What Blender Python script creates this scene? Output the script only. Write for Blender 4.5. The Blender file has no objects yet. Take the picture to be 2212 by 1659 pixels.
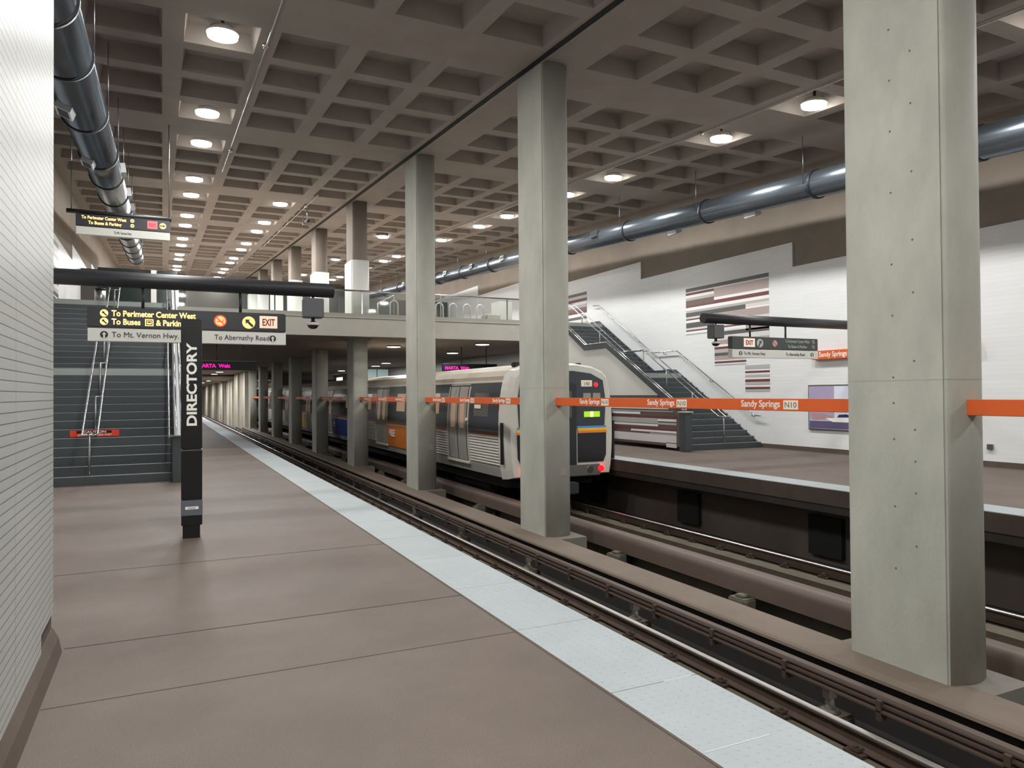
import bpy, bmesh, math, random
from mathutils import Vector, Matrix
random.seed(7)
SC = bpy.context.scene
COL = SC.collection
PI = math.pi
# ------------------------------------------------------------------ camera, world, exposure
F_PX = 1573.4
Mr = ((0.901612, -0.432483, -0.0073635), (-0.00096481, 0.0150129, -0.99988684), (0.432545, 0.901517, 0.0131185))
cam = bpy.data.cameras.new('camera'); camo = bpy.data.objects.new('camera', cam); COL.objects.link(camo)
cam.sensor_fit = 'HORIZONTAL'; cam.sensor_width = 36.0; cam.lens = 36.0 * F_PX / 2212.0
cam.clip_start = 0.05; cam.clip_end = 400
rx, dn, fw = [Vector(r) for r in Mr]
m4 = Matrix((rx, -dn, -fw)).transposed().to_4x4()
m4.translation = Vector((0, 0, 1.70))
camo.matrix_world = m4
SC.camera = camo
w = bpy.data.worlds.new('world'); SC.world = w; w.use_nodes = True
w.node_tree.nodes['Background'].inputs[0].default_value = (0.02, 0.02, 0.022, 1)
w.node_tree.nodes['Background'].inputs[1].default_value = 0.3
SC.view_settings.view_transform = 'Standard'; SC.view_settings.look = 'None'
SC.view_settings.gamma = 1.0; SC.view_settings.use_curve_mapping = False
SC.view_settings.exposure = 0.0
LAMP_W = 104.0       # power of one downlight
LENS_E = 26.0        # brightness of a downlight lens

CZ0, CS = 7.12, 0.068                     # ceiling plane z = CZ0 + CS*y (rises away from the camera)
def ceil_z(y): return CZ0 + CS * y

# ------------------------------------------------------------------ materials
def lin(c):
    return tuple(((v / 255 + 0.055) / 1.055) ** 2.4 if v > 10 else v / 255 / 12.92 for v in c)
MC = {}
def mat(name, rgb, rough=0.6, metal=0.0, noise=0.0, scale=3.0, bump=0.0, bscale=60.0, emit=0.0, ecol=None, speck=0.0, stretch=None, spec=0.5, trans=0.0, alpha=1.0, detail=6):
    if name in MC: return MC[name]
    m = bpy.data.materials.new(name); m.use_nodes = True
    nt = m.node_tree; b = nt.nodes['Principled BSDF']; L = nt.links
    c = lin(rgb)
    b.inputs['Base Color'].default_value = (*c, 1); b.inputs['Roughness'].default_value = rough
    b.inputs['Metallic'].default_value = metal; b.inputs['Specular IOR Level'].default_value = spec
    if trans: b.inputs['Transmission Weight'].default_value = trans
    if alpha < 1: b.inputs['Alpha'].default_value = alpha
    tc = nt.nodes.new('ShaderNodeTexCoord'); mp = nt.nodes.new('ShaderNodeMapping')
    L.new(tc.outputs['Object'], mp.inputs[0])
    if stretch: mp.inputs['Scale'].default_value = stretch
    last = None
    if noise:
        n = nt.nodes.new('ShaderNodeTexNoise'); n.inputs['Scale'].default_value = scale; n.inputs['Detail'].default_value = detail
        n.inputs['Roughness'].default_value = 0.62
        L.new(mp.outputs[0], n.inputs['Vector'])
        r = nt.nodes.new('ShaderNodeMapRange'); r.inputs['From Min'].default_value = 0.3; r.inputs['From Max'].default_value = 0.7
        r.inputs['To Min'].default_value = 1 - noise; r.inputs['To Max'].default_value = 1 + noise
        L.new(n.outputs[0], r.inputs[0])
        mx = nt.nodes.new('ShaderNodeVectorMath'); mx.operation = 'SCALE'; mx.inputs[0].default_value = c
        L.new(r.outputs[0], mx.inputs['Scale']); last = mx.outputs[0]
        L.new(last, b.inputs['Base Color'])
    if speck:
        n2 = nt.nodes.new('ShaderNodeTexNoise'); n2.inputs['Scale'].default_value = 170; n2.inputs['Detail'].default_value = 2
        L.new(tc.outputs['Object'], n2.inputs['Vector'])
        r2 = nt.nodes.new('ShaderNodeMapRange'); r2.inputs['From Min'].default_value = 0.35; r2.inputs['From Max'].default_value = 0.65
        r2.inputs['To Min'].default_value = 1 - speck; r2.inputs['To Max'].default_value = 1 + speck
        L.new(n2.outputs[0], r2.inputs[0])
        mx2 = nt.nodes.new('ShaderNodeVectorMath'); mx2.operation = 'SCALE'
        if last: L.new(last, mx2.inputs[0])
        else: mx2.inputs[0].default_value = c
        L.new(r2.outputs[0], mx2.inputs['Scale']); L.new(mx2.outputs[0], b.inputs['Base Color'])
    if bump:
        n3 = nt.nodes.new('ShaderNodeTexNoise'); n3.inputs['Scale'].default_value = bscale; n3.inputs['Detail'].default_value = 4
        L.new(mp.outputs[0], n3.inputs['Vector'])
        bp = nt.nodes.new('ShaderNodeBump'); bp.inputs['Strength'].default_value = bump; bp.inputs['Distance'].default_value = 0.01
        L.new(n3.outputs[0], bp.inputs['Height']); L.new(bp.outputs[0], b.inputs['Normal'])
    if emit:
        b.inputs['Emission Color'].default_value = (*lin(ecol or rgb), 1); b.inputs['Emission Strength'].default_value = emit
    MC[name] = m
    return m

def tile_mat(name, rgb, grout, course, length, groutw=0.004, rough=0.28, ribs=True, yz=True):
    m = bpy.data.materials.new(name); m.use_nodes = True
    nt = m.node_tree; b = nt.nodes['Principled BSDF']; L = nt.links
    tc = nt.nodes.new('ShaderNodeTexCoord'); sp = nt.nodes.new('ShaderNodeSeparateXYZ'); cb = nt.nodes.new('ShaderNodeCombineXYZ')
    L.new(tc.outputs['Object'], sp.inputs[0])
    ad = nt.nodes.new('ShaderNodeMath'); ad.operation = 'ADD'          # walls run along x or along y: x+y serves both
    L.new(sp.outputs[0], ad.inputs[0]); L.new(sp.outputs[1], ad.inputs[1])
    L.new(ad.outputs[0], cb.inputs[0]); L.new(sp.outputs[2], cb.inputs[1])
    br = nt.nodes.new('ShaderNodeTexBrick'); br.offset = 0.0
    br.inputs['Scale'].default_value = 1.0; br.inputs['Brick Width'].default_value = length; br.inputs['Row Height'].default_value = course
    br.inputs['Mortar Size'].default_value = groutw; br.inputs['Mortar Smooth'].default_value = 0.2
    c = lin(rgb)
    br.inputs['Color1'].default_value = (*c, 1); br.inputs['Color2'].default_value = (*[v * 0.965 for v in c], 1)
    br.inputs['Mortar'].default_value = (*lin(grout), 1)
    L.new(cb.outputs[0], br.inputs['Vector'])
    L.new(br.outputs['Color'], b.inputs['Base Color'])
    b.inputs['Roughness'].default_value = rough
    bp = nt.nodes.new('ShaderNodeBump'); bp.inputs['Strength'].default_value = 0.5; bp.inputs['Distance'].default_value = 0.004; bp.invert = True
    L.new(br.outputs['Fac'], bp.inputs['Height'])
    if ribs:
        wv = nt.nodes.new('ShaderNodeTexWave'); wv.inputs['Scale'].default_value = 12; wv.inputs['Distortion'].default_value = 1.0
        L.new(cb.outputs[0], wv.inputs['Vector'])
        b2 = nt.nodes.new('ShaderNodeBump'); b2.inputs['Strength'].default_value = 0.10; b2.inputs['Distance'].default_value = 0.004
        L.new(wv.outputs['Fac'], b2.inputs['Height']); L.new(bp.outputs[0], b2.inputs['Normal']); L.new(b2.outputs[0], b.inputs['Normal'])
    else: L.new(bp.outputs[0], b.inputs['Normal'])
    MC[name] = m
    return m

CONC = mat('column concrete', (168, 168, 157), 0.75, noise=0.14, scale=1.8, bump=0.25, bscale=40, stretch=(1, 1, 0.45))
CONCD = mat('ceiling concrete', (158, 149, 141), 0.85, noise=0.09, scale=0.9, bump=0.2, bscale=30)
CONCW = mat('wall concrete', (140, 129, 117), 0.85, noise=0.12, scale=0.8, bump=0.2, bscale=30)
FASC = mat('fascia concrete', (170, 168, 158), 0.75, noise=0.08, scale=1.3, bump=0.2, bscale=40)
PAVE = mat('exposed aggregate paving', (94, 83, 75), 0.6, noise=0.16, scale=1.0, speck=0.24, bump=0.3, bscale=180, spec=0.35)
GROUT = mat('floor joint', (62, 52, 46), 0.9)
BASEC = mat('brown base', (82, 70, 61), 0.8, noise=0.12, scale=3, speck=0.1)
TILE = tile_mat('white wall tile', (177, 180, 175), (104, 106, 102), 0.0508, 1.22, 0.0030, rough=0.42)
TILEF = tile_mat('white station tile', (222, 224, 224), (206, 208, 207), 0.1016, 1.22, 0.002, ribs=False)
TILEW = mat('white panel', (214, 214, 208), 0.4, noise=0.02, scale=2)
TACT = mat('grey tactile', (150, 158, 160), 0.5, noise=0.05, scale=2.2, speck=0.03)
TACTE = mat('scuffed rubber rim', (150, 156, 156), 0.7)
STEEL = mat('polished steel', (205, 206, 208), 0.16, 1.0)
STEELD = mat('dull steel', (140, 140, 140), 0.35, 1.0)
GALV = mat('galvanised duct', (104, 112, 120), 0.24, 0.75, noise=0.10, scale=5, stretch=(1, 0.3, 1))
DUCTB = mat('black duct band', (42, 44, 50), 0.4, 0.3)
DARK = mat('dark painted steel', (44, 44, 48), 0.42, 0.2)
DARKP = mat('dark granite panel', (62, 67, 70), 0.38, noise=0.10, scale=30, speck=0.08)
NOSE = mat('stair nosing metal', (190, 194, 190), 0.4, 0.6)
LANDM = mat('pale landing edge', (146, 154, 148), 0.5)
RUST = mat('rusty rail web', (72, 57, 48), 0.75, 0.2, noise=0.15, scale=9)
RHEAD = mat('worn rail head', (225, 222, 218), 0.33, 1.0)
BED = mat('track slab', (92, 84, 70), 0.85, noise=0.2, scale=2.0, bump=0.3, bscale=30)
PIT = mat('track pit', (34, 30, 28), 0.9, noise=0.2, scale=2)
CURB = mat('dusty curb', (110, 97, 86), 0.8, noise=0.10, scale=1.5, speck=0.05)
COVER = mat('brown cover board', (96, 82, 73), 0.55, noise=0.08, scale=2)
ORANGE = mat('orange enamel', (212, 92, 34), 0.4)
WHITE = mat('white lettering', (238, 236, 228), 0.5)
BADGE = mat('cream badge', (236, 226, 208), 0.5)
BLACKL = mat('black lettering', (28, 28, 28), 0.6)
BLACK = mat('black enamel', (16, 16, 18), 0.35)
GLOW = mat('lit yellow lettering', (255, 214, 140), 0.5, emit=1.6, ecol=(255, 205, 120))
GLOWP = mat('lit cream disc', (250, 214, 130), 0.5, emit=0.75, ecol=(255, 210, 120))
REDL = mat('lit orange ring', (225, 80, 40), 0.5, emit=0.7, ecol=(230, 80, 36))
EXITB = mat('lit exit panel', (240, 215, 190), 0.5, emit=0.35, ecol=(240, 210, 180))
EXITR = mat('exit red', (130, 20, 16), 0.5)
EXITP = mat('lit pink exit panel', (245, 110, 110), 0.5, emit=0.5, ecol=(250, 110, 110))
LED = mat('magenta led', (255, 20, 150), 0.5, emit=3.0, ecol=(255, 10, 140))
LENS = mat('lamp lens', (255, 252, 244), 0.5, emit=LENS_E, ecol=(255, 252, 246))
LENS2 = mat('small lamp lens', (255, 252, 244), 0.5, emit=6, ecol=(255, 250, 242))
GLASS = mat('balustrade glass', (96, 116, 112), 0.03, alpha=0.17, spec=0.8)
GLASSD = mat('dark glazing', (42, 54, 52), 0.08, spec=0.8)
CHAR = mat('charcoal metal', (58, 60, 64), 0.5, 0.3)
PANELW = mat('off white sign plate', (206, 206, 198), 0.45)
CAUT = mat('red caution strip', (214, 62, 36), 0.5)
STRIPES = {'W': mat('mural white', (228, 228, 224), 0.35), 'G': mat('mural grey', (172, 170, 166), 0.4), 'D': mat('mural charcoal', (84, 84, 84), 0.4),
           'P': mat('mural pinkish grey', (166, 150, 146), 0.4), 'R': mat('mural maroon', (104, 54, 58), 0.4), 'B': mat('mural brown', (104, 84, 80), 0.4),
           'L': mat('mural pale grey', (206, 204, 200), 0.4)}

# ------------------------------------------------------------------ mesh helpers
def link(name, me, m=None, parent=None):
    o = bpy.data.objects.new(name, me); COL.objects.link(o)
    if m: me.materials.append(m)
    if parent: o.parent = parent
    return o
def tag(o, label=None, cat=None, group=None, kind=None):
    if label: o['label'] = label
    if cat: o['category'] = cat
    if group: o['group'] = group
    if kind: o['kind'] = kind
    return o
def empty(name, loc=(0, 0, 0), rz=0):
    o = bpy.data.objects.new(name, None); COL.objects.link(o); o.location = loc; o.rotation_euler = (0, 0, rz); o.empty_display_size = 0.1
    return o
class MB:
    """collects shapes and links them as one mesh"""
    def __init__(s): s.bm = bmesh.new()
    def box(s, x0, x1, y0, y1, z0, z1, bev=0.0):
        bm = s.bm; r = bmesh.ops.create_cube(bm, size=1.0)
        vs = r['verts']
        for v in vs:
            v.co = Vector((x0 + (v.co.x + .5) * (x1 - x0), y0 + (v.co.y + .5) * (y1 - y0), z0 + (v.co.z + .5) * (z1 - z0)))
        if bev:
            es = list({e for v in vs for e in v.link_edges})
            bmesh.ops.bevel(bm, geom=es, offset=bev, segments=2, affect='EDGES')
        return s
    def prism(s, poly, axis, a0, a1):
        """poly: 2D points; extruded along axis (0,1,2) from a0 to a1"""
        bm = s.bm
        def P(u, v, a):
            return (a, u, v) if axis == 0 else ((u, a, v) if axis == 1 else (u, v, a))
        A = [bm.verts.new(P(u, v, a0)) for u, v in poly]; B = [bm.verts.new(P(u, v, a1)) for u, v in poly]
        n = len(poly)
        bm.faces.new(A[::-1]); bm.faces.new(B)
        for i in range(n): bm.faces.new((A[i], A[(i + 1) % n], B[(i + 1) % n], B[i]))
        return s
    def quad(s, *pts):
        s.bm.faces.new([s.bm.verts.new(p) for p in pts]); return s
    def tube(s, pts, r, seg=12, caps=True):
        bm = s.bm; pts = [Vector(p) for p in pts]; rings = []
        n = len(pts)
        for i, p in enumerate(pts):
            if i == 0: t = pts[1] - pts[0]
            elif i == n - 1: t = pts[-1] - pts[-2]
            else: t = (pts[i + 1] - pts[i]).normalized() + (pts[i] - pts[i - 1]).normalized()
            t.normalize()
            up = Vector((0, 0, 1)) if abs(t.z) < 0.95 else Vector((0, 1, 0))
            a = t.cross(up).normalized(); b = t.cross(a).normalized()
            rr = r[i] if isinstance(r, (list, tuple)) else r
            rings.append([bm.verts.new(p + (a * math.cos(2 * PI * k / seg) + b * math.sin(2 * PI * k / seg)) * rr) for k in range(seg)])
        for i in range(n - 1):
            for k in range(seg):
                f = bm.faces.new((rings[i][k], rings[i][(k + 1) % seg], rings[i + 1][(k + 1) % seg], rings[i + 1][k])); f.smooth = True
        if caps:
            bm.faces.new(rings[0]); bm.faces.new(rings[-1][::-1])
        return s
    def disc(s, c, r, axis=2, seg=24, t=0.01):
        d = Vector((0, 0, 0)); d[axis] = t / 2
        return s.tube([Vector(c) - d, Vector(c) + d], r, seg)
    def sphere(s, c, r, sz=(1, 1, 1), seg=16):
        rr = bmesh.ops.create_uvsphere(s.bm, u_segments=seg, v_segments=seg // 2, radius=r)
        for v in rr['verts']: v.co = Vector((v.co.x * sz[0] + c[0], v.co.y * sz[1] + c[1], v.co.z * sz[2] + c[2]))
        for f in {f for v in rr['verts'] for f in v.link_faces}: f.smooth = True
        return s
    def build(s, name, m, parent=None, loc=None):
        bmesh.ops.recalc_face_normals(s.bm, faces=s.bm.faces)
        me = bpy.data.meshes.new(name); s.bm.to_mesh(me); s.bm.free()
        o = link(name, me, m, parent)
        if loc: o.location = loc
        return o
def B(name, m, parent, *a, bev=0.0): return MB().box(*a, bev=bev).build(name, m, parent)
def struct(o): return tag(o, kind='structure')
def copy_tree(o, parent=None):
    c = o.copy(); COL.objects.link(c); c.parent = parent
    for ch in [x for x in SC.objects if x.parent == o]: copy_tree(ch, c)
    return c
TEXTN = [0]
def text(name, s, size, m, parent, loc, rot=(PI / 2, 0, 0), ext=0.003, bold=0.0, align='LEFT', sx=1.0):
    """flat lettering as a mesh; default faces -y"""
    cu = bpy.data.curves.new('t', 'FONT'); cu.body = s; cu.size = size; cu.extrude = ext; cu.align_x = align; cu.offset = bold
    cu.resolution_u = 3
    to = bpy.data.objects.new('t', cu)
    me = bpy.data.meshes.new_from_object(to)
    me.name = name
    bpy.data.objects.remove(to); bpy.data.curves.remove(cu)
    me.transform(Matrix.Diagonal((sx, 1, 1, 1)))
    o = link(name, me, m, parent); o.location = loc; o.rotation_euler = rot
    return o

# ------------------------------------------------------------------ setting: floors
YB, YE = -14.0, 78.0
XE = 2.89                                                  # near platform edge
XF = 10.42                                                 # far platform edge
XC = 6.68                                                  # column line
COLY = [4.26, 11.97, 19.45, 27.0, 34.3, 41.4, 48.6, 55.7, 62.6]
XWL, XWR = -3.0, 16.6
struct(B('floor', PAVE, None, XWL - .2, XE - .61, YB, YE, -0.3, 0.0))
struct(B('floor', PAVE, None, XF + .61, XWR + .2, YB, YE, -0.3, 0.0))
# slab joints of the near floor
j = MB()
for y in (5.76, 8.14, 4.70):
    if y == 4.70: j.box(-0.6, XE - .612, y - .004, y + .004, 0.0, 0.0012)
    else: j.box(-0.6 if y < 6 else XWL, XE - .612, y - .007, y + .007, 0.0, 0.0014)
struct(j.build('trim_1', GROUT))
struct(B('trim_2', mat('floor expansion strip', (104, 92, 86), .6), None, 0.35, XE - .612, 24.6, 25.3, 0.0, 0.0016))
struct(B('trim_3', BASEC, None, XE - .625, XE - .608, YB, YE, -.01, 0.003))
# platform edge slabs under the tactile strips
for x0, x1 in ((XE - .61, XE), (XF, XF + .61)):
    struct(B('platform_edge', mat('stained platform edge', (70, 59, 52), .85, noise=.2, scale=2), None, x0, x1, YB, YE, -0.28, -0.006))

def tactile(x0, x1, name, label, dome):
    t = empty(name, ((x0 + x1) / 2, 0, 0)); tag(t, label, 'tactile paving')
    mb = MB(); y = -2.0 + 0.7; ys = []
    y = 4.71 - 1.22 * 5
    while y < YE: ys.append(y); y += 1.22
    xm = (x0 + x1) / 2
    for k, y in enumerate(ys):
        y1 = min(y + 1.22, YE)
        if k < 24:
            p = B('strip_panel', TACT, t, x0 - xm, x1 - xm, y + .003, y1 - .003, -0.006, 0.006)
        elif k == 24:
            p = B('strip_panel', TACT, t, x0 - xm, x1 - xm, y + .003, YE, -0.006, 0.006)
    if dome:
        d = MB(); bm = d.bm
        ny = int(4.6 / 0.061)
        for i in range(9):
            for q in range(ny):
                cx = x0 - xm + .035 + i * .0665; cy = 2.0 + q * .061
                rg = []
                for rad, zz in ((.0125, .006), (.0085, .0084)):
                    rg.append([bm.verts.new((cx + math.cos(a * PI / 4) * rad, cy + math.sin(a * PI / 4) * rad, zz)) for a in range(8)])
                for a in range(8): bm.faces.new((rg[0][a], rg[0][(a + 1) % 8], rg[1][(a + 1) % 8], rg[1][a]))
                bm.faces.new(rg[1])
        o = d.build('truncated_domes', TACT, t); o['kind'] = 'stuff'
        for (yy, xa, xb) in ((3.49, .06, .26), (2.72, -.29, .12)):
            B('scuffed_seam', mat('scuffed seam', (184, 188, 188), .6), t, xa, xb, yy - .004, yy + .004, .006, .0075)
    return t
tactile(XE - .61, XE, 'tactile_strip', 'pale grey studded warning strip along the near platform edge', True)
tactile(XF, XF + .61, 'tactile_strip', 'pale grey warning strip along the far platform edge', False)

# ------------------------------------------------------------------ track bed
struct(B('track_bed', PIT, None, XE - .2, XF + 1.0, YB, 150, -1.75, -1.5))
for cx in (4.49, 8.87):
    for sx in (-1, 1):
        x = cx + sx * .755
        struct(MB().prism([(x - .42, -1.5), (x + .42, -1.5), (x + .36, -1.3), (x - .36, -1.3)], 1, YB, 150).build('rail_plinth', BED))
struct(MB().prism([(6.04, -1.035), (6.045, -1.005), (6.07, -.985), (6.12, -.974), (6.3, -.97), (6.56, -.97), (6.58, -1.035)], 1, YB, 66).build('column_curb', CURB))
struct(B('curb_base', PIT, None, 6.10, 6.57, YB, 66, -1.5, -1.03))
ft = MB()
for y in COLY: ft.box(6.5, 7.12, y - .3, y + 1.3, -1.5, -.975)
struct(ft.build('column_footing', mat('grey footing', (112, 108, 100), .85, noise=.1, scale=2)))
for x0, x1, xw in ((XE - .75, XE - .70, 0), (XF + .70, XF + .95, 1)):
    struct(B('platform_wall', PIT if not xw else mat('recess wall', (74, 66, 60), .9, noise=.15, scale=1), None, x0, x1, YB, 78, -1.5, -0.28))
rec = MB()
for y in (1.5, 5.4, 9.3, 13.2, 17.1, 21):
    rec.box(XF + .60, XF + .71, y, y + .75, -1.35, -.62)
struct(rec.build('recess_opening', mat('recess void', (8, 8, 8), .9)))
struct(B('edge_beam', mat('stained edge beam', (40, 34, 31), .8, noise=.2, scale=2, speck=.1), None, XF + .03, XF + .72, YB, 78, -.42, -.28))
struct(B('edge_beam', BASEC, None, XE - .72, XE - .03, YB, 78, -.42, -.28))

def rail(x, label, nclip, clips_side, c0=4.236, pitch=.806):
    r = empty('running_rail', (x, 0, -1.27)); tag(r, label, 'rail')
    prof = [(-.07, 0), (.07, 0), (.07, .012), (.012, .028), (.009, .105), (.034, .118), (.034, .135), (-.034, .135), (-.034, .118), (-.009, .105), (-.012, .028), (-.07, .012)]
    MB().prism(prof, 1, -6, 150).build('rail_web', RUST, r)
    MB().prism([(-.035, .134), (.035, .134), (.034, .146), (.022, .152), (-.022, .152), (-.034, .146)], 1, -6, 150).build('rail_head', RHEAD, r)
    if nclip:
        cm = MB(); cm.box(-.13, .13, -.09, .09, -.03, 0.0); cm.box(-.12, -.03, -.05, .05, 0.0, .03, bev=.008); cm.box(.03, .12, -.05, .05, 0.0, .03, bev=.008)
        cm.tube([(-.09, 0, .02), (-.09, 0, .055)], .018, 8); cm.tube([(.09, 0, .02), (.09, 0, .055)], .018, 8)
        c = cm.build('rail_clip', RUST, r); c.location = (0, c0 - 2 * pitch, 0)
        for k in range(1, nclip):
            d = c.copy(); COL.objects.link(d); d.parent = r; d.location = (0, c0 + (k - 2) * pitch, 0)
    return r
rail(3.735, 'running rail under the near platform edge', 0, 0)
rail(5.24, 'shiny topped running rail nearest the camera, beyond the tactile strip', 56, 1)
rail(8.115, 'running rail hidden behind the large brown cover board', 0, 0)
rail(9.66, 'running rail on the far track with bright worn head behind the train', 40, 1, 5.2)

# third rail of the near track: narrow cover, contact rail, brackets, pedestals
def repeat(o, par, n, dy):
    for k in range(1, n):
        d = o.copy(); COL.objects.link(d); d.parent = par; d.location = (o.location.x, o.location.y + dy * k, o.location.z)
t = empty('third_rail', (5.60, 0, -1.525)); tag(t, 'rusty third rail with a narrow cover beside the near track', 'third rail')
MB().prism([(-.03, .575), (-.02, .6), (.05, .605), (.08, .585), (.08, .565), (-.03, .56)], 1, -6, 66).build('cover_board', mat('worn narrow cover', (80, 67, 58), .6, noise=.1, scale=4), t)
MB().prism([(-.075, .47), (.045, .47), (.045, .485), (.0, .495), (.0, .515), (.02, .52), (.02, .54), (-.06, .54), (-.06, .52), (-.035, .515), (-.035, .495), (-.075, .485)], 1, -6, 66).build('contact_rail', mat('contact rail', (78, 63, 54), .6, .2, noise=.1, scale=8), t)
hk = B('cover_hanger', RUST, t, -.075, .06, -.025, .025, .40, .57); hk.location = (0, 2.2, 0); repeat(hk, t, 44, 1.056)
br = MB(); br.box(-.05, .05, -.04, .04, .33, .47); br.tube([(0, 0, .2), (0, 0, .34)], [.055, .035], 10)
b0 = br.build('bracket', mat('pale bracket', (150, 144, 134), .6, .2), t); b0.location = (0.08, 1.8, 0); repeat(b0, t, 18, 3.15)
pd = MB(); pd.box(-.17, .17, -.16, .16, 0, .2, bev=.03); pd.tube([(0, 0, .2), (0, 0, .235)], [.1, .07], 12)
p0 = pd.build('pedestal', mat('grey pedestal', (96, 92, 80), .85, noise=.12, scale=6), t); p0.location = (0.08, 1.8, 0); repeat(p0, t, 18, 3.15)
# broad rounded cover on the far side of the curb
t = empty('third_rail_cover', (7.5, 0, -1.5)); tag(t, 'broad brown rounded cover board running behind the columns', 'third rail cover')
cv = MB(); pr_ = [(0, .30), (0, .50)] + [(.11 - .11 * math.cos(a), .50 + .12 * math.sin(a)) for a in [PI / 2 * k / 8 for k in range(1, 9)]] + [(.30, .60), (.32, .56), (.32, .30)]
cv.prism(pr_, 1, -6, 66)
for q in range(24): B('cover_leg', PIT, t, .1, .22, -.5 + q * 2.9, -.35 + q * 2.9, 0, .31)
o = cv.build('cover_board', COVER, t)
for f in o.data.polygons:
    if abs(f.normal.y) < .5: f.use_smooth = True
o.data.set_sharp_from_angle(angle=0.6)
ft_ = MB(); ft_.box(-.26, -.02, -.16, .16, 0.02, .31, bev=.02); ft_.box(-.2, -.06, -.08, .08, .31, .35, bev=.01)
f0 = ft_.build('support_foot', mat('grey pedestal', (118, 112, 98)), t); f0.location = (0, 1.6, 0); repeat(f0, t, 18, 3.15)

# ------------------------------------------------------------------ ceiling (waffle slab, rises away)
def waffle(name, cols, xa, xb, yoff, ylo=-4, yhi=9):
    bm = bmesh.new()
    xs = [xa]; 
    for c in cols: xs += [c, c + 1.19]
    xs.append(xb)
    ys = []
    ybr = []
    for n in range(ylo, yhi):
        yb = 12.25 + 7.77 * n + yoff
        for a, b in ((.8, 2.05), (2.4, 3.62), (4.02, 5.25), (5.65, 6.95)): ybr.append((yb + a, yb + b))
    y_start, y_end = ybr[0][0] - .4, ybr[-1][1] + .4
    ys = [y_start]
    for a, b in ybr: ys += [a, b]
    ys.append(y_end)
    V = {}
    def vv(x, y, dz=0):
        k = (round(x, 3), round(y, 3), dz)
        if k not in V: V[k] = bm.verts.new((x, y, ceil_z(y) + dz))
        return V[k]
    cset = set(round(c, 3) for c in cols); yset = set(round(a, 3) for a, b in ybr)
    D = .34; tp = .06
    for i in range(len(xs) - 1):
        for q in range(len(ys) - 1):
            x0, x1, y0, y1 = xs[i], xs[i + 1], ys[q], ys[q + 1]
            if round(x0, 3) in cset and round(y0, 3) in yset:
                o = [vv(x0, y0), vv(x1, y0), vv(x1, y1), vv(x0, y1)]
                t = [bm.verts.new((x, y, ceil_z(y) + D)) for x, y in ((x0 + tp, y0 + tp), (x1 - tp, y0 + tp), (x1 - tp, y1 - tp), (x0 + tp, y1 - tp))]
                for k in range(4): bm.faces.new((o[k], o[(k + 1) % 4], t[(k + 1) % 4], t[k]))
                bm.faces.new(t)
            else:
                bm.faces.new((vv(x0, y0), vv(x1, y0), vv(x1, y1), vv(x0, y1)))
    # closed slab above
    z = .75
    a = [bm.verts.new((x, y, ceil_z(y) + z)) for x, y in ((xs[0], y_start), (xs[-1], y_start), (xs[-1], y_end), (xs[0], y_end))]
    bm.faces.new(a)
    me = bpy.data.meshes.new(name); bm.normal_update(); bm.to_mesh(me); bm.free()
    o = link(name, me, CONCD); return struct(o)
waffle('ceiling', [-2.73, -1.19, .35, 1.88, 3.42, 4.96], -3.1, 6.36, 0)
waffle('ceiling', [7.34, 8.88, 10.42, 11.95, 13.49, 15.03], 6.40, 16.7, 0.5)
# metal joint strip between the two slabs
jn = MB()
jn.bm.faces.ensure_lookup_table()
y0, y1 = -14, 77.5
def sbar(x0, x1, za, zb, m, name):
    b = MB(); bm = b.bm
    vs = [bm.verts.new((x, y, ceil_z(y) + z)) for y in (y0, y1) for x, z in ((x0, za), (x1, za), (x1, zb), (x0, zb))]
    for f in ((0, 1, 2, 3), (7, 6, 5, 4), (0, 4, 5, 1), (1, 5, 6, 2), (2, 6, 7, 3), (3, 7, 4, 0)): bm.faces.new([vs[k] for k in f])
    return struct(b.build(name, m))
jn.bm.free()
sbar(6.30, 6.40, -.02, .1, mat('dark joint rubber', (30, 30, 30), .8), 'trim_4')
sbar(6.40, 6.44, -.035, .1, mat('joint flashing', (150, 146, 138), .5), 'trim_5')

# ------------------------------------------------------------------ walls
TH = 13.6
# left block beside the camera: tiled, brown base, ends at y 5.69
struct(MB().prism([(YB, .165), (5.16, .165), (5.16, .275), (5.69, .275), (5.69, TH), (YB, TH)], 0, -3.1, -.655).build('wall_left', TILE))
struct(MB().prism([(-3.05, 0), (-.605, 0), (-.625, .10), (-.66, .17), (-3.05, .17)], 1, YB, 5.70).build('baseboard_left', BASEC))
struct(B('baseboard_left', BASEC, None, -3.05, -.665, 5.1, 5.68, .16, .28))
# left station wall
struct(B('wall_left', CONCW, None, -3.3, -3.02, 5.6, YE, 0, TH))
def steps_tile(name, x0, x1, segs, m):
    b = MB()
    for (ya, yb, za, zb) in segs: b.box(x0, x1, ya, yb, za, zb)
    return struct(b.build(name, m))
steps_tile('wall_left', -3.03, -2.98, [(5.7, 15.3, 0, 5.3), (15.3, 23.0, 0, 6.0), (23.0, 31.0, 0, 6.7), (31, 39, 0, 7.3), (39, 60, 0, 7.9)], TILEF)
# right station wall
struct(B('wall_right', CONCW, None, XWR, XWR + .3, YB, YE, 0, TH))
steps_tile('wall_right', XWR - .05, XWR + .01, [(YB, 7.5, .12, 4.7), (7.5, 15.55, .12, 5.33), (15.55, 23.0, .12, 6.05), (23.0, 31.0, .12, 6.72), (31, 39, .12, 7.4), (39, 77.4, .12, 8.0)], TILEF)
struct(B('baseboard_right', BASEC, None, XWR - .09, XWR, YB, YE, 0, .125))
# back wall behind the camera and end wall beyond the mezzanine
struct(B('wall_back', CONCW, None, -3.3, 16.9, YB - .3, YB, -1.75, TH))
struct(B('wall_end', CONCW, None, -3.3, 16.9, 77.4, 77.8, 3.3, TH))
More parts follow.
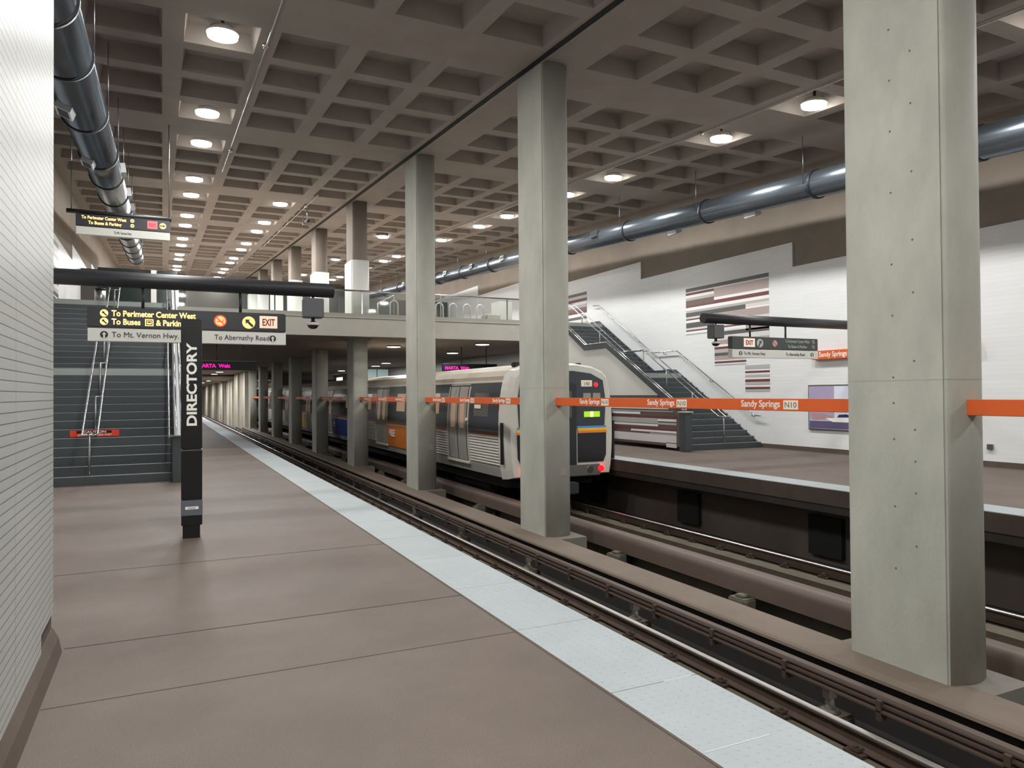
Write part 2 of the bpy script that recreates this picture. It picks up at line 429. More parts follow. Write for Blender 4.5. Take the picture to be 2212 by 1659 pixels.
# tunnel beyond: centre wall of pilaster panels, outer wall, lid
tn = MB()
tn.box(6.42, 6.9, 65.5, 150, -1.5, 3.9)
for k in range(26):
    y = 65.5 + k * 3.2
    tn.box(6.28, 6.43, y, y + .35, -1.5, 3.9)
    tn.box(6.90, 7.05, y, y + .35, -1.5, 3.9)
struct(tn.build('wall_centre', mat('tunnel concrete', (186, 180, 166), .8, noise=.1, scale=.8)))
struct(B('wall_left_tunnel', CONCW, None, 2.2, 2.4, 77, 150, -1.5, 4))
struct(B('wall_right_tunnel', CONCW, None, 10.9, 11.1, 77, 150, -1.5, 4))
struct(B('wall_end', PIT, None, 2, 11.2, 150, 150.3, -1.75, 4))
struct(B('ceiling_tunnel', CONCW, None, 2, 11.2, 77, 150, 3.3, 3.6))
for y in (82, 94, 108, 124, 142):  # added lamps, themselves unseen, that brighten the tunnel walls
    for x in (4.3, 8.9):
        f = empty('added_tunnel_lamp', (x, y, 3.3)); tag(f, 'added small square lamp brightening the tunnel past the platform end', 'ceiling light', 'added tunnel lamps past the platform end')
        B('lamp_body', CHAR, f, -.2, .2, -.2, .2, -.06, 0); B('lamp_lens', LENS2, f, -.18, .18, -.18, .18, -.075, -.06)
        ld = bpy.data.lights.new('l', 'AREA'); ld.energy = 420; ld.size = .35; lo = bpy.data.objects.new('lamp_light', ld); COL.objects.link(lo); lo.parent = f; lo.location = (0, 0, -.09)

# ------------------------------------------------------------------ columns
def column_profile(w=.275, L=1.05, bul=.07, notch=.014):
    pts = []
    hx = w
    # -y end arc (left to right), then +y end
    n = 14
    for k in range(n + 1):
        t = -1 + 2 * k / n
        pts.append((t * (hx - notch), -bul * (1 - t * t) - 0.0))
    pts += [(hx - notch, notch * 1.6), (hx, notch * 1.6), (hx, L - notch * 1.6), (hx - notch, L - notch * 1.6)]
    for k in range(n + 1):
        t = 1 - 2 * k / n
        pts.append((t * (hx - notch), L + bul * (1 - t * t)))
    pts += [(-hx + notch, L - notch * 1.6), (-hx, L - notch * 1.6), (-hx, notch * 1.6), (-hx + notch, notch * 1.6)]
    return pts
col_labels = ['huge concrete column at the right with two vertical rows of bolt holes',
              'concrete column standing in front of the train cab end',
              'concrete column covering the side of the first train car, left of the cab column',
              'concrete column crossing the mezzanine fascia, with the broad white cladding above',
              'concrete column left of the blue train panel, with white cladding behind the pipe end',
              'sixth concrete column counted from the camera, beyond the blue panel',
              'seventh concrete column counted from the camera',
              'eighth concrete column counted from the camera, near the tunnel wall',
              'farthest concrete column, standing against the tunnel wall panels']
for i, y in enumerate(COLY):
    t = empty('concrete_column', (XC, y, -.97)); tag(t, col_labels[i], 'column', 'columns between the two tracks')
    top = ceil_z(y) + .97 - .02
    b = MB(); bm = b.bm; pf = column_profile()
    def ring(z, sc=1.0): return [bm.verts.new((x, yy, z if z < top - .01 else ceil_z(y + yy) + .97 - .005)) for x, yy in pf]
    R0, R1, R2 = ring(0), ring(2.68), ring(top)
    for A, C in ((R0, R1), (R1, R2)):
        for k in range(len(pf)):
            f = bm.faces.new((A[k], A[(k + 1) % len(pf)], C[(k + 1) % len(pf)], C[k]))
            if k < 14 or 18 <= k < 32: f.smooth = True
    bm.faces.new(R0[::-1]); bm.faces.new(R2)
    if i < 3: b.build('shaft', CONC, t)
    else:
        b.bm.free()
        for nm, za, zb, m_ in (('lower_shaft', 0, 5.53, CONC), ('upper_shaft', 5.53, None, mat('shade-darkened upper concrete', (132, 122, 112), .8, noise=.1, scale=1.2))):  # browner tone above the mezzanine paints in the weaker light up there
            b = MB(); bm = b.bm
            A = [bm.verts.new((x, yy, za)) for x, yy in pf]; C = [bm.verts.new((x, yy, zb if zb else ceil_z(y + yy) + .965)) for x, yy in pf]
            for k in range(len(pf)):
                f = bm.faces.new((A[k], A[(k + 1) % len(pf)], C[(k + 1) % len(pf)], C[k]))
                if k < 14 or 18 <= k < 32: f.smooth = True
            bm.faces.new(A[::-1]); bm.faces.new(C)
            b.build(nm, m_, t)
    if i == 0:
        h = MB()
        for (dy, zz) in ((.30, 3.6), (.30, 2.95), (.30, 2.3), (.30, 4.1), (.30, 4.75), (.30, 1.7), (.30, 1.2), (.30, 5.4), (.30, 5.9), (.52, 3.4), (.52, 2.8), (.52, 2.2), (.52, 3.9), (.52, 4.6), (.52, 1.55), (.52, 5.2), (.52, 5.7), (.30, 6.4), (.52, 6.2), (.52, .95), (.30, 2.0), (.52, 2.55)):
            h.tube([(-.276, dy, zz), (-.2735, dy, zz)], .011, 10)
        h.build('bolt_hole', mat('bolt hole', (98, 96, 88), .9), t)
    pj = MB(); A = [pj.bm.verts.new((x * 1.004, (yy - .525) * 1.002 + .525, 2.765)) for x, yy in pf]; C = [pj.bm.verts.new((x * 1.004, (yy - .525) * 1.002 + .525, 2.775)) for x, yy in pf]
    for k in range(len(pf)): pj.bm.faces.new((A[k], A[(k + 1) % len(pf)], C[(k + 1) % len(pf)], C[k]))
    pj.bm.faces.new(A[::-1]); pj.bm.faces.new(C)
    pj.build('pour_joint', mat('pour joint', (157, 157, 146), .85), t)
    if i in (1, 2):
        B('patch', mat('patched spot', (138, 134, 128), .8), t, .02, .16, -.074, -.060, 1.12, 1.26)
    if i >= 3:   # white cladding above the mezzanine floor
        cl = MB(); pf2 = [(x * 1.22, (yy - .525) * 1.08 + .525) for x, yy in pf]
        bm = cl.bm; A = [bm.verts.new((x, yy, 5.35)) for x, yy in pf2]; C = [bm.verts.new((x, yy, 7.70 + .092 * (y - 27))) for x, yy in pf2]
        for k in range(len(pf2)):
            f = bm.faces.new((A[k], A[(k + 1) % len(pf2)], C[(k + 1) % len(pf2)], C[k])); f.smooth = (k < 14 or 18 <= k < 32)
        bm.faces.new(A[::-1]); bm.faces.new(C)
        cl.build('cladding', mat('white column cladding', (226, 228, 222), .4), t)

# ------------------------------------------------------------------ orange name bands between the columns
names = ['right of the huge near column, plain and cut by the frame', 'between the huge column and the cab column, with the largest lettering',
         'in front of the first train car, left of the cab column', 'in front of the orange train panel', 'in front of the blue train panel',
         'one bay beyond the blue train panel', 'two bays beyond the blue train panel', 'three bays beyond the blue train panel', 'in the farthest bay before the tunnel wall']
for i in range(len(COLY)):
    y1 = COLY[i] - .06
    y0 = (COLY[i - 1] + 1.05 + .06) if i else -2.5
    t = empty('name_band', (XC, y0, 1.47)); tag(t, 'orange station name band ' + names[i], 'station name sign', 'orange name bands strung between the columns')
    L = y1 - y0
    B('box_beam', ORANGE, t, -.07, .07, 0, L, 0, .145, bev=.004)
    if i:
        for k in range(3):
            if i > 6: break
            yy = 1.70 + 1.98 * k                    # lettering faces -x and reads towards -y
            q = (PI / 2, 0, -PI / 2)
            text('lettering', 'Sandy Springs', .118, WHITE, t, (-.0715, yy, .045), q, .0012, .0016, 'LEFT', 1.0)
            bg = B('route_badge', BADGE, t, -.074, -.070, yy - .92, yy - .70, .020, .127)
            text('route_number', 'N10', .095, mat('brown lettering', (120, 96, 80), .5), bg, (-.0755, yy - .715, .042), q, .0008, 0, 'LEFT', 1.1)

# ------------------------------------------------------------------ mezzanine
YM, ZM, FL = 25.8, 4.38, 4.56
mz = MB()
SO = 3.78
mz.box(.30, 6.3, YM, 78, SO, FL); mz.box(7.05, 13.4, YM, 78, SO, FL); mz.box(6.3, 7.05, YM, 26.7, SO, FL)
mz.box(-3.0, .30, 25.7, 78, SO, FL); mz.box(13.4, 16.6, 26.4, 78, SO, FL)
for a, b in zip(COLY[3:], COLY[4:] + [77.5]): mz.box(6.3, 7.05, a + 1.2, b - .15, SO, FL)
struct(mz.build('mezzanine_slab', CONCW))
struct(B('mezzanine_fascia', FASC, None, .30, 13.4, YM - .16, YM + .01, SO - .01, ZM + .02))
struct(B('mezzanine_fascia', FASC, None, .26, 13.4, YM - .20, YM + .12, ZM + .03, ZM + .07))
struct(B('mezzanine_curb', mat('pale curb', (150, 148, 140), .5), None, .35, 13.35, YM - .05, YM + .12, ZM + .07, 4.59))
gb = empty('glass_balustrade', (0, YM, 4.59)); tag(gb, 'long glass balustrade along the front edge of the mezzanine', 'balustrade')
gx = [.45, 1.95, 3.45, 4.95, 6.45, 7.95, 9.45, 10.95, 12.2, 13.3]
for a, b in zip(gx, gx[1:]): B('glass_panel', GLASS, gb, a + .01, b - .01, -.007, .007, -.03, .78)
for a in gx[::2]: B('baluster', STEEL, gb, a - .02, a + .02, .01, .05, -.0, .80)
MB().tube([(gx[0], 0, .82), (gx[-1], 0, .82)], .032, 10).build('top_rail', STEEL, gb)
for k, x in enumerate((8.42, 10.36, 10.96, 11.58, 12.2)):
    HY = 28.5
    pts = [(x - .16, HY, FL)] + [(x - .16 * math.cos(a), HY, 5.32 + .16 * math.sin(a)) for a in [PI * q / 8 for q in range(9)]] + [(x + .16, HY, FL)]
    o = MB().tube([Vector(p) - Vector((x, HY, FL)) for p in pts], .03, 8).build('hoop_rail', mat('brushed hoop', (206, 208, 204), .4, .3), None, (x, HY, FL))
    tag(o, ['steel hoop standing inside the glazed frame', 'leftmost of the four steel hoops between the columns', 'steel hoop second from left between the columns',
            'steel hoop third from left between the columns', 'rightmost steel hoop, next to the low grey cabinet'][k], 'hoop rail', 'steel hoops behind the mezzanine glass')
fr = empty('glazed_frame', (8.35, 29.0, FL)); tag(fr, 'glazed frame with sloping top behind the mezzanine glass', 'glass screen')
MB().tube([(-.45, 0, 0), (-.45, 0, .85), (.2, 0, 1.2), (.2, 0, 0)], .035, 8).build('frame', mat('pale frame', (190, 196, 190), .4, .3), fr)
MB().prism([(-.42, .1), (-.42, .83), (.18, 1.14), (.18, .1)], 1, -.01, .01).build('pane', GLASS, fr)
tag(B('white_cabinet', TILEW, None, 13.12, 13.75, 28.6, 29.4, FL, 5.7), 'white boxy cabinet behind the glass left of the train cab column', 'cabinet')
tag(B('low_cabinet', FASC, None, 12.45, 13.05, 28.3, 29.0, FL, 5.05), 'low grey cabinet beside the white cabinet on the mezzanine', 'cabinet')
struct(B('mezzanine_wall', mat('dark mezzanine wall', (70, 65, 60), .8), None, -3.0, 16.6, 66.0, 66.2, FL, 11.5))
struct(B('mezzanine_wall', mat('dark mezzanine wall', (70, 65, 60)), None, -3.0, .9, 34.0, 34.2, FL, 6.9))
struct(B('mezzanine_wall', mat('dark mezzanine wall', (70, 65, 60)), None, 9.6, 16.6, 44.0, 44.2, FL, 7.6))
sg = empty('stair_glass_screen', (-1.1, 30.0, FL)); tag(sg, 'dark green tinted glass screen above the left stair head', 'glass screen')
B('tinted_pane', mat('tinted glass', (38, 46, 43), .12, spec=.6), sg, -1.0, .7, 0, .02, .1, 1.8); B('tinted_pane', GLASSD, sg, .95, 1.6, 0, .02, .1, 1.8)
B('mullion', mat('pale mullion', (200, 200, 196), .5), sg, .72, .9, -.04, .06, 0, 1.8); B('sill', mat('grey sill', (150, 156, 150), .5), sg, -1.0, 1.7, -.05, .07, 0, .13)
tb = empty('waste_bin', (-1.79, 26.6, FL)); tag(tb, 'round polished steel waste bin at the head of the left stair', 'waste bin')
MB().tube([(0, 0, 0), (0, 0, .55)], .16, 24).build('drum', STEELD, tb); MB().tube([(0, 0, .55), (0, 0, .58)], .175, 24).build('rim', BLACK, tb)

# ------------------------------------------------------------------ stairs
RS, TR = .1695, .29
def stair(x0, x1, y0, label, side, rail_x):
    """side: x of the open (track) side"""
    t = empty('staircase', ((x0 + x1) / 2, y0, 0)); tag(t, label, 'staircase')
    cx = (x0 + x1) / 2; a, b = x0 - cx, x1 - cx
    n1, n2, land = 14, 13, 1.6
    pts = [(0, 0)]; nos = []; y = 0; z = 0
    for k in range(n1):
        z += RS; pts.append((y, z)); nos.append((y, z, k == n1 - 1)); y += TR
        if k == n1 - 1: y += land - TR
        pts.append((y, z))
    for k in range(n2):
        z += RS; pts.append((y, z)); nos.append((y, z, k == n2 - 1)); y += TR
        if k == n2 - 1: y += 1.0 - TR
        pts.append((y, z))
    zt = z
    body = [(p[0], p[1]) for p in pts] + [(y, zt - .35), (pts[-2][0] - .2, zt - .5), (n1 * TR + land - .2, n1 * RS - .35), (n1 * TR - .1, n1 * RS - .35), (.6, 0)]
    MB().prism(body, 0, a, b).build('stair_body', DARKP, t)
    m0 = MB().box(a, b, -.002, .045, -.001, .003).build('nosing', NOSE, t)
    for q, (yy, zz, wide) in enumerate(nos):
        o = m0 if q == 0 else m0.copy()
        if q: COL.objects.link(o); o.parent = t
        o.location = (0, yy, zz)
        if wide: B('landing_edge', LANDM, t, a, b, yy - .014, yy + .0, zz - RS + .005, zz - .01)
    return t, nos, y, zt
st, nosL, yL, zL = stair(-2.915, .20, 16.1, 'left staircase of dark treads with pale nosings rising to the mezzanine', .25, 0)
sr, nosR, yR, zR = stair(13.66, 16.485, 16.8, 'right staircase of dark treads beside the white wall, behind the far platform', 13.5, 0)
LAND = 1.6
def pitch(y, y0):
    d = y - y0
    if d < 0: return 0
    z = min(d / TR, 13) * RS + RS
    d2 = d - 13 * TR - LAND
    if d2 > 0: z += min(d2 / TR + 1, 13) * RS
    return z
D1, D2, D3 = 13 * TR, 13 * TR + LAND, 13 * TR + LAND + 12 * TR
def stair_side(x, y0, label, par=1.0):
    """closed parapet wall on the track side of a stair with a dark sloping cap"""
    t = empty('stair_side_wall', (x, y0, 0)); tag(t, label, 'stair wall')
    P = [(-.1, RS), (D1 + .1, 14 * RS), (D2 - .1, 14 * RS), (D3 + .1, 27 * RS), (D3 + .7, 27 * RS)]
    band = [(d, z + par) for d, z in P] + [(d, z + par - .17) for d, z in P[::-1]]
    MB().prism(band, 0, -.085, .085).build('cap_band', DARKP, t)
    for s_ in (-.05, .05):
        MB().tube([(s_, d, z + par + .03) for d, z in P], .02, 8).build('cap_tube', STEEL, t)
    q = [(d, z + par - .17) for d, z in P]
    d0 = (1.62 - (RS + par - .17)) / RS * TR
    wh = [(d0, 1.62)] + [p for p in q if p[0] > d0] + [(q[-1][0], 1.62)]
    MB().prism(wh, 0, -.05, .05).build('white_panel', TILEW, t)
    ins = [(d, z + par - .17) for d, z in P if z < 5] ; 
    return t
stair_side(13.50, 16.8, 'white panelled parapet with dark sloping cap on the track side of the right staircase')
stair_side(.30, 16.1, 'parapet wall with dark sloping cap on the track side of the left staircase', .72)
# dark skirting along the wall side of each stair
for x0, x1, y0, l in ((16.49, 16.55, 16.8, 'dark stepped skirting on the white wall beside the right staircase'), (-2.98, -2.92, 16.1, 'dark stepped skirting on the white wall beside the left staircase')):
    P = [(.1, .12), (D1 + .35, 14 * RS + .14), (D2 - .0, 14 * RS + .14), (D3 + .3, 27 * RS + .14), (D3 + .9, 27 * RS + .14)]
    poly = [(d, z) for d, z in P] + [(D3 + .9, 27 * RS - .25), (D2 + .3, 14 * RS - .25), (D1 + .3, 14 * RS - .3), (.6, -.0), (.1, -.0)]
    k_ = empty('stair_skirting', ((x0 + x1) / 2, y0, 0)); tag(k_, l, 'skirting')
    MB().prism(poly, 0, -.03, .03).build('skirting_board', DARKP, k_)
def striped(x, y0, length, s, label, rows, par):
    t = empty('striped_tile_wall', (x, y0, 0)); tag(t, label, 'tiled wall')
    st0 = lambda z: max(.0, (z - (RS + par - .17)) / RS * TR)
    MB().prism([(0, .12), (length, .12), (length, 1.62), (st0(1.62), 1.62), (0, RS + par - .17)], 0, -.04, .04).build('wall_core', STRIPES['B'], t)
    fx0, fx1 = (-.05, -.04) if s < 0 else (.04, .05)
    for k, (z0, z1, c, a, b) in enumerate(rows):
        a = max(a, st0(z1) + .02)
        if a < min(b, length) - .05: B('tile_course', STRIPES[c], t, min(fx0, fx1), max(fx0, fx1), a, min(b, length), z0, z1)
    return t
rows = [(1.50, 1.56, 'D', .1, 9), (1.30, 1.36, 'R', .12, 9), (1.20, 1.27, 'W', .12, 9), (1.12, 1.15, 'G', .12, 9), (1.03, 1.10, 'W', 1.9, 9), (.94, 1.0, 'R', .12, 3.2), (.76, .92, 'G', 1.0, 9),
        (.84, .91, 'W', .12, 1.0), (.74, .80, 'G', .12, 1.0), (.68, .74, 'W', 1.0, 9), (.56, .62, 'R', .12, 9), (.50, .56, 'W', .12, 2.4), (.45, .48, 'G', .12, 1.4), (.20, .44, 'L', .12, 9), (.08, .22, 'L', .12, .60)]
striped(13.50, 16.9, 9, -1, 'low wall of maroon, grey and white tile courses beside the right stair newel', rows, 1.0)
striped(.30, 16.2, 9, 1, 'low tiled wall on the track side of the left stair', rows, .72)
for x, y, l in ((13.46, 16.62, 'dark square newel post at the foot of the right stair'), (.30, 15.93, 'dark square newel post at the foot of the left stair beside the directory')):
    n = empty('newel_post', (x, y, 0)); tag(n, l, 'newel post')
    h = 1.12 if x > 5 else .90
    B('post', DARKP, n, -.13, .13, -.13, .13, 0, h, bev=.01)
    B('cap', mat('pale cap', (200, 190, 176), .5) if x > 5 else STEEL, n, -.16, .16, -.16, .16, h, h + .03, bev=.005)
tag(B('black_bollard', BLACK, None, 13.20, 13.40, 20.3, 20.5, 0, 1.12), 'black square post standing left of the striped wall on the far platform', 'post')
# handrails
def handrail(x, y0, label, posts=True, pair=.26, wall=None, up=.80):
    t = empty('handrail', (x, y0, 0)); tag(t, label, 'handrail')
    ds = [-.28, -.05, D1 - .05, D2 - .25, D3 - .05, D3 + .4]
    P = [(d, pitch(y0 + max(d, 0), y0) + up) for d in ds]
    P[3] = (P[3][0], 14 * RS + up); P[2] = (P[2][0], 14 * RS + up)
    xs = (-pair / 2, pair / 2) if posts else (0,)
    for dx in xs:
        MB().tube([(dx, d, z) for d, z in P], .021, 10).build('rail', STEEL, t)
    if posts:
        for q in (0, -1): MB().tube([(-pair / 2, P[q][0], P[q][1]), (pair / 2, P[q][0], P[q][1])], .021, 10).build('return_bend', STEEL, t)
        for d in (-.12, 1.3, 2.6, D1 + .1, D2 - .3, D2 + 1.3, D2 + 2.6):
            zb = 0 if d < 0 else ((math.floor(d / TR) + 1) * RS if d < D1 else (14 * RS if d < D2 else (14 + math.floor((d - D2) / TR) + 1) * RS))
            zt = (zb + up) if (d < 0 or D1 < d < D2) else pitch(y0 + d, y0) + up
            if d < 0: zt = RS + up
            b = MB(); b.tube([(0, d, zb - .01), (0, d, zt - .02)], .02, 8); b.tube([(-pair / 2, d, zt - .03), (pair / 2, d, zt - .03)], .014, 8)
            b.build('post', STEELD, t)
    else:
        for d in (.1, 2.0, D1 + .7, D2 + .6, D2 + 2.4):
            zt = pitch(y0 + d, y0) + up if not D1 < d < D2 else 14 * RS + up
            MB().tube([(0, d, zt - .02), (.0, d, zt - .07), (wall, d, zt - .09)], .012, 8).build('wall_bracket', CHAR, t)
    return t
handrail(-1.27, 16.3, 'twin polished steel handrail up the middle of the left staircase')
handrail(15.1, 17.0, 'twin polished steel handrail up the middle of the right staircase')
handrail(16.42, 17.0, 'single steel handrail fixed to the white wall of the right staircase', posts=False, wall=.12)
handrail(-2.85, 16.3, 'single steel handrail fixed to the white wall of the left staircase', posts=False, wall=-.12)
handrail(.12, 16.3, 'steel handrail along the inside of the parapet of the left staircase', posts=False, wall=.1, up=.72)
# red caution strip on a riser
cs = empty('caution_strip', (-1.28, 16.1 + 5 * TR - .016, 5 * RS + .018)); tag(cs, 'red caution strip fixed to a riser of the left staircase', 'warning sign')
B('plate', CAUT, cs, -.45, .45, -.004, .0, 0, .135)
B('black_field', BLACK, cs, -.33, .31, -.006, -.004, .07, .125)
text('lettering', 'CAUTION', .062, WHITE, cs, (0, -.0075, .078), ext=.001, bold=.001, align='CENTER', sx=1.5)
text('lettering', 'SLIPPERY WHEN WET', .052, mat('pale red lettering', (246, 196, 180), .5), cs, (0, -.0055, .016), ext=.001, bold=.001, align='CENTER', sx=1.25)

# ------------------------------------------------------------------ directory pylon
dp = empty('directory_pylon', (.318, 9.62, 0), -.06); tag(dp, 'tall black pylon reading DIRECTORY standing on the near platform', 'directory sign')
B('plinth', BLACK, dp, -.10, .09, -.085, .085, 0, .16)
B('lower_panel', BLACK, dp, -.115, .115, -.10, .10, .155, .27, bev=.004)
g = B('grey_block', mat('slate grey block', (92, 96, 104), .5), dp, -.118, .118, -.103, .103, .27, .455, bev=.004)
B('name_plate', WHITE, g, -.07, .075, -.107, -.102, .345, .378)
text('lettering', 'marta', .035, mat('blue grey lettering', (70, 76, 92), .5), g, (0, -.1085, .352), ext=.0006, align='CENTER', bold=0)
B('middle_panel', BLACK, dp, -.115, .115, -.10, .10, .46, 1.045, bev=.004)
B('joint_plate', STEELD, dp, -.117, .117, -.102, .102, 1.045, 1.056)
B('upper_panel', BLACK, dp, -.115, .115, -.10, .10, 1.06, 2.625, bev=.01)
text('lettering', 'DIRECTORY', .150, WHITE, dp, (.054, -.1035, 1.335), (PI / 2, -PI / 2, 0), .0015, .005, 'LEFT', 1.21)

# ------------------------------------------------------------------ hanging signs
def circle_arrow(parent, x, z, r, m, am, ang, up=None):
    MB().disc((x, -.073, z), r, 1, 28, .004).build('arrow_disc', m, parent)
    # arrow head + shaft, pointing at angle ang
    pts = [(0, .78), (-.55, .18), (-.2, .18), (-.2, -.98), (.2, -.98), (.2, .18), (.55, .18)]
    c, s = math.cos(ang), math.sin(ang)
    MB().prism([(x + r * .92 * (a * c - b * s), z + r * .92 * (a * s + b * c)) for a, b in pts], 1, -.0775, -.0755).build('arrow', am, parent)
def sign(name, x0, y, z0, label, lit=True, rodx=(), ztop=3.3, layout='A', W=2.73):
    t = empty('overhead_sign', (x0, y, z0)); tag(t, label, 'overhead sign')
    Mt, Mp = (GLOW, GLOWP) if lit else (mat('unlit grey lettering', (150, 158, 154), .5), mat('unlit disc', (176, 180, 176), .5))
    B('sign_box', mat('sign black', (46, 47, 52), .35) if lit else mat('sign green black', (62, 68, 66), .4), t, 0, W, -.07, .07, .20, .49, bev=.012)
    pl = B('white_plate', PANELW, t, .01, W, -.072, .072, 0, .185, bev=.003)
    for rx_ in rodx: MB().tube([(rx_, 0, .48), (rx_, 0, ztop - z0)], .022, 8).build('hanger_rod', DARK, t)
    return t, Mt, Mp, pl
# left main sign
t, Mt, Mp, pl = sign('s', -.97, 12.0, 2.495, 'long black lit sign under the dark pipe, pointing to Perimeter Center West', True, (.71, 2.06), 3.287)
circle_arrow(t, .215, .402, .052, Mt, BLACK, PI / 4); circle_arrow(t, .215, .284, .052, Mt, BLACK, PI / 4)
text('lettering', 'To Perimeter Center West', .118, Mt, t, (.31, -.073, .365), bold=.0028, sx=.84)
text('lettering', 'To Buses', .118, Mt, t, (.31, -.073, .245), bold=.0028, sx=.84)
bs = B('bus_symbol', Mt, t, .74, .85, -.074, -.071, .235, .335)
B('bus_outline', BLACK, bs, .752, .838, -.076, -.074, .248, .322); B('bus_body', Mt, bs, .764, .826, -.078, -.076, .262, .310); B('bus_window', BLACK, bs, .772, .818, -.080, -.078, .281, .302)
text('lettering', '& Parking', .118, Mt, t, (.885, -.073, .245), bold=.0028, sx=.84)
MB().disc((1.765, -.073, .345), .09, 1, 28, .004).build('no_smoking_ring', REDL, t)
MB().disc((1.765, -.076, .345), .07, 1, 28, .004).build('no_smoking_disc', mat('lit pale disc', (250, 190, 130), .5, emit=.7, ecol=(250, 190, 120)), t)
ns = MB(); ns.box(1.715, 1.80, -.0805, -.078, .33, .345); ns.box(1.80, 1.812, -.0805, -.078, .33, .372); ns.build('cigarette', REDL, t)
MB().prism([(1.70, .395), (1.712, .407), (1.83, .295), (1.818, .283)], 1, -.083, -.0805).build('slash', REDL, t)
circle_arrow(t, 2.175, .335, .095, Mp, mat('sign black', (46, 47, 52)), PI / 4)
ex = B('exit_panel', EXITB, t, 2.335, 2.60, -.076, -.071, .255, .445)
text('lettering', 'EXIT', .15, EXITR, ex, (2.468, -.0775, .297), bold=.003, align='CENTER', sx=.62)
def uarrow(parent, x, z, r):
    MB().disc((x, -.074, z), r, 1, 24, .003).build('arrow_disc', BLACKL, parent)
    pts = [(0, .75), (-.6, .05), (-.25, .05), (-.25, -1.0), (.25, -1.0), (.25, .05), (.6, .05)]
    MB().prism([(x + r * a, z + r * b) for a, b in pts], 1, -.078, -.0755).build('arrow', PANELW, parent)
uarrow(pl, .215, .095, .05)
text('lettering', 'To Mt. Vernon Hwy.', .108, BLACKL, pl, (.31, -.0735, .062), bold=0, sx=.97)
text('lettering', 'To Abernathy Road', .108, BLACKL, pl, (1.68, -.0735, .062), bold=0, sx=.92)
uarrow(pl, 2.53, .095, .05)
# right sign (read from our side: mirrored layout)
t, Mt, Mp, pl = sign('s', 11.83, 13.0, 2.50, 'small dark sign with exit panel hanging over the far platform under the pipe', False, (.62, 1.75), 3.266, W=2.76)
ex = B('exit_panel', mat('pale exit panel', (232, 214, 200), .5, emit=.3, ecol=(240, 210, 190)), t, .36, .70, -.076, -.071, .25, .45)
text('lettering', 'EXIT', .15, EXITR, ex, (.53, -.0775, .30), bold=.003, align='CENTER', sx=.75)
circle_arrow(t, .86, .345, .10, Mp, mat('sign green black', (62, 68, 66)), -PI / 6)
MB().disc((1.33, -.073, .345), .085, 1, 28, .004).build('no_smoking_ring', mat('dull red ring', (150, 96, 84), .5), t)
MB().disc((1.33, -.076, .345), .066, 1, 28, .004).build('no_smoking_disc', mat('dull disc', (190, 170, 160), .5), t)
MB().prism([(1.27, .395), (1.282, .407), (1.39, .295), (1.378, .283)], 1, -.083, -.0785).build('slash', mat('dull red ring', (150, 96, 84)), t)
text('lettering', 'To Perimeter Center West', .10, Mt, t, (1.66, -.073, .375), bold=.002, sx=.72)
text('lettering', 'To Buses & Parking', .10, Mt, t, (1.75, -.073, .25), bold=.002, sx=.8)
circle_arrow(t, 2.60, .41, .045, Mt, BLACK, -PI / 4); circle_arrow(t, 2.60, .285, .045, Mt, BLACK, -PI / 4)
uarrow(pl, .26, .095, .05); text('lettering', 'To Mt. Vernon Hwy.', .10, BLACKL, pl, (.36, -.0735, .062), bold=0, sx=.8)
text('lettering', 'To Abernathy Road', .10, BLACKL, pl, (1.68, -.0735, .062), bold=0, sx=.78); uarrow(pl, 2.55, .095, .05)
# upper sign above the stair
t, Mt, Mp, pl = sign('s', -1.85, 20.0, 5.56, 'small lit sign hanging high over the left stair with red exit panel', True, (), 6, W=2.02)
MB().tube([(-.2, .05, .56), (2.05, .05, .54)], .055, 12).build('support_tube', DARK, t)
MB().tube([(2.0, .05, .54), (2.0, .05, 2.92)], .012, 8).build('hanger_rod', STEELD, t)
MB().tube([(-.1, .05, .54), (-.1, .05, 2.92)], .012, 8).build('hanger_rod', STEELD, t)
text('lettering', 'To Perimeter Center West', .105, Mt, t, (.12, -.073, .375), bold=.002, sx=.80)
text('lettering', 'To Buses & Parking', .105, Mt, t, (.26, -.073, .255), bold=.002, sx=.84)
circle_arrow(t, 1.19, .41, .042, Mt, BLACK, -PI / 2); circle_arrow(t, 1.19, .29, .042, Mt, BLACK, -PI / 2)
ex = B('exit_panel', EXITP, t, 1.52, 1.74, -.076, -.071, .255, .445)
text('lettering', 'EXIT', .12, mat('exit deep pink', (220, 30, 50), .5, emit=.4, ecol=(220, 20, 50)), ex, (1.63, -.0775, .305), bold=.002, align='CENTER', sx=.62)
circle_arrow(t, 1.86, .345, .075, Mp, mat('sign black', (46, 47, 52)), -PI / 2)
text('lettering', 'To Mt. Vernon Hwy.', .09, BLACKL, pl, (.8, -.0735, .06), sx=.5)

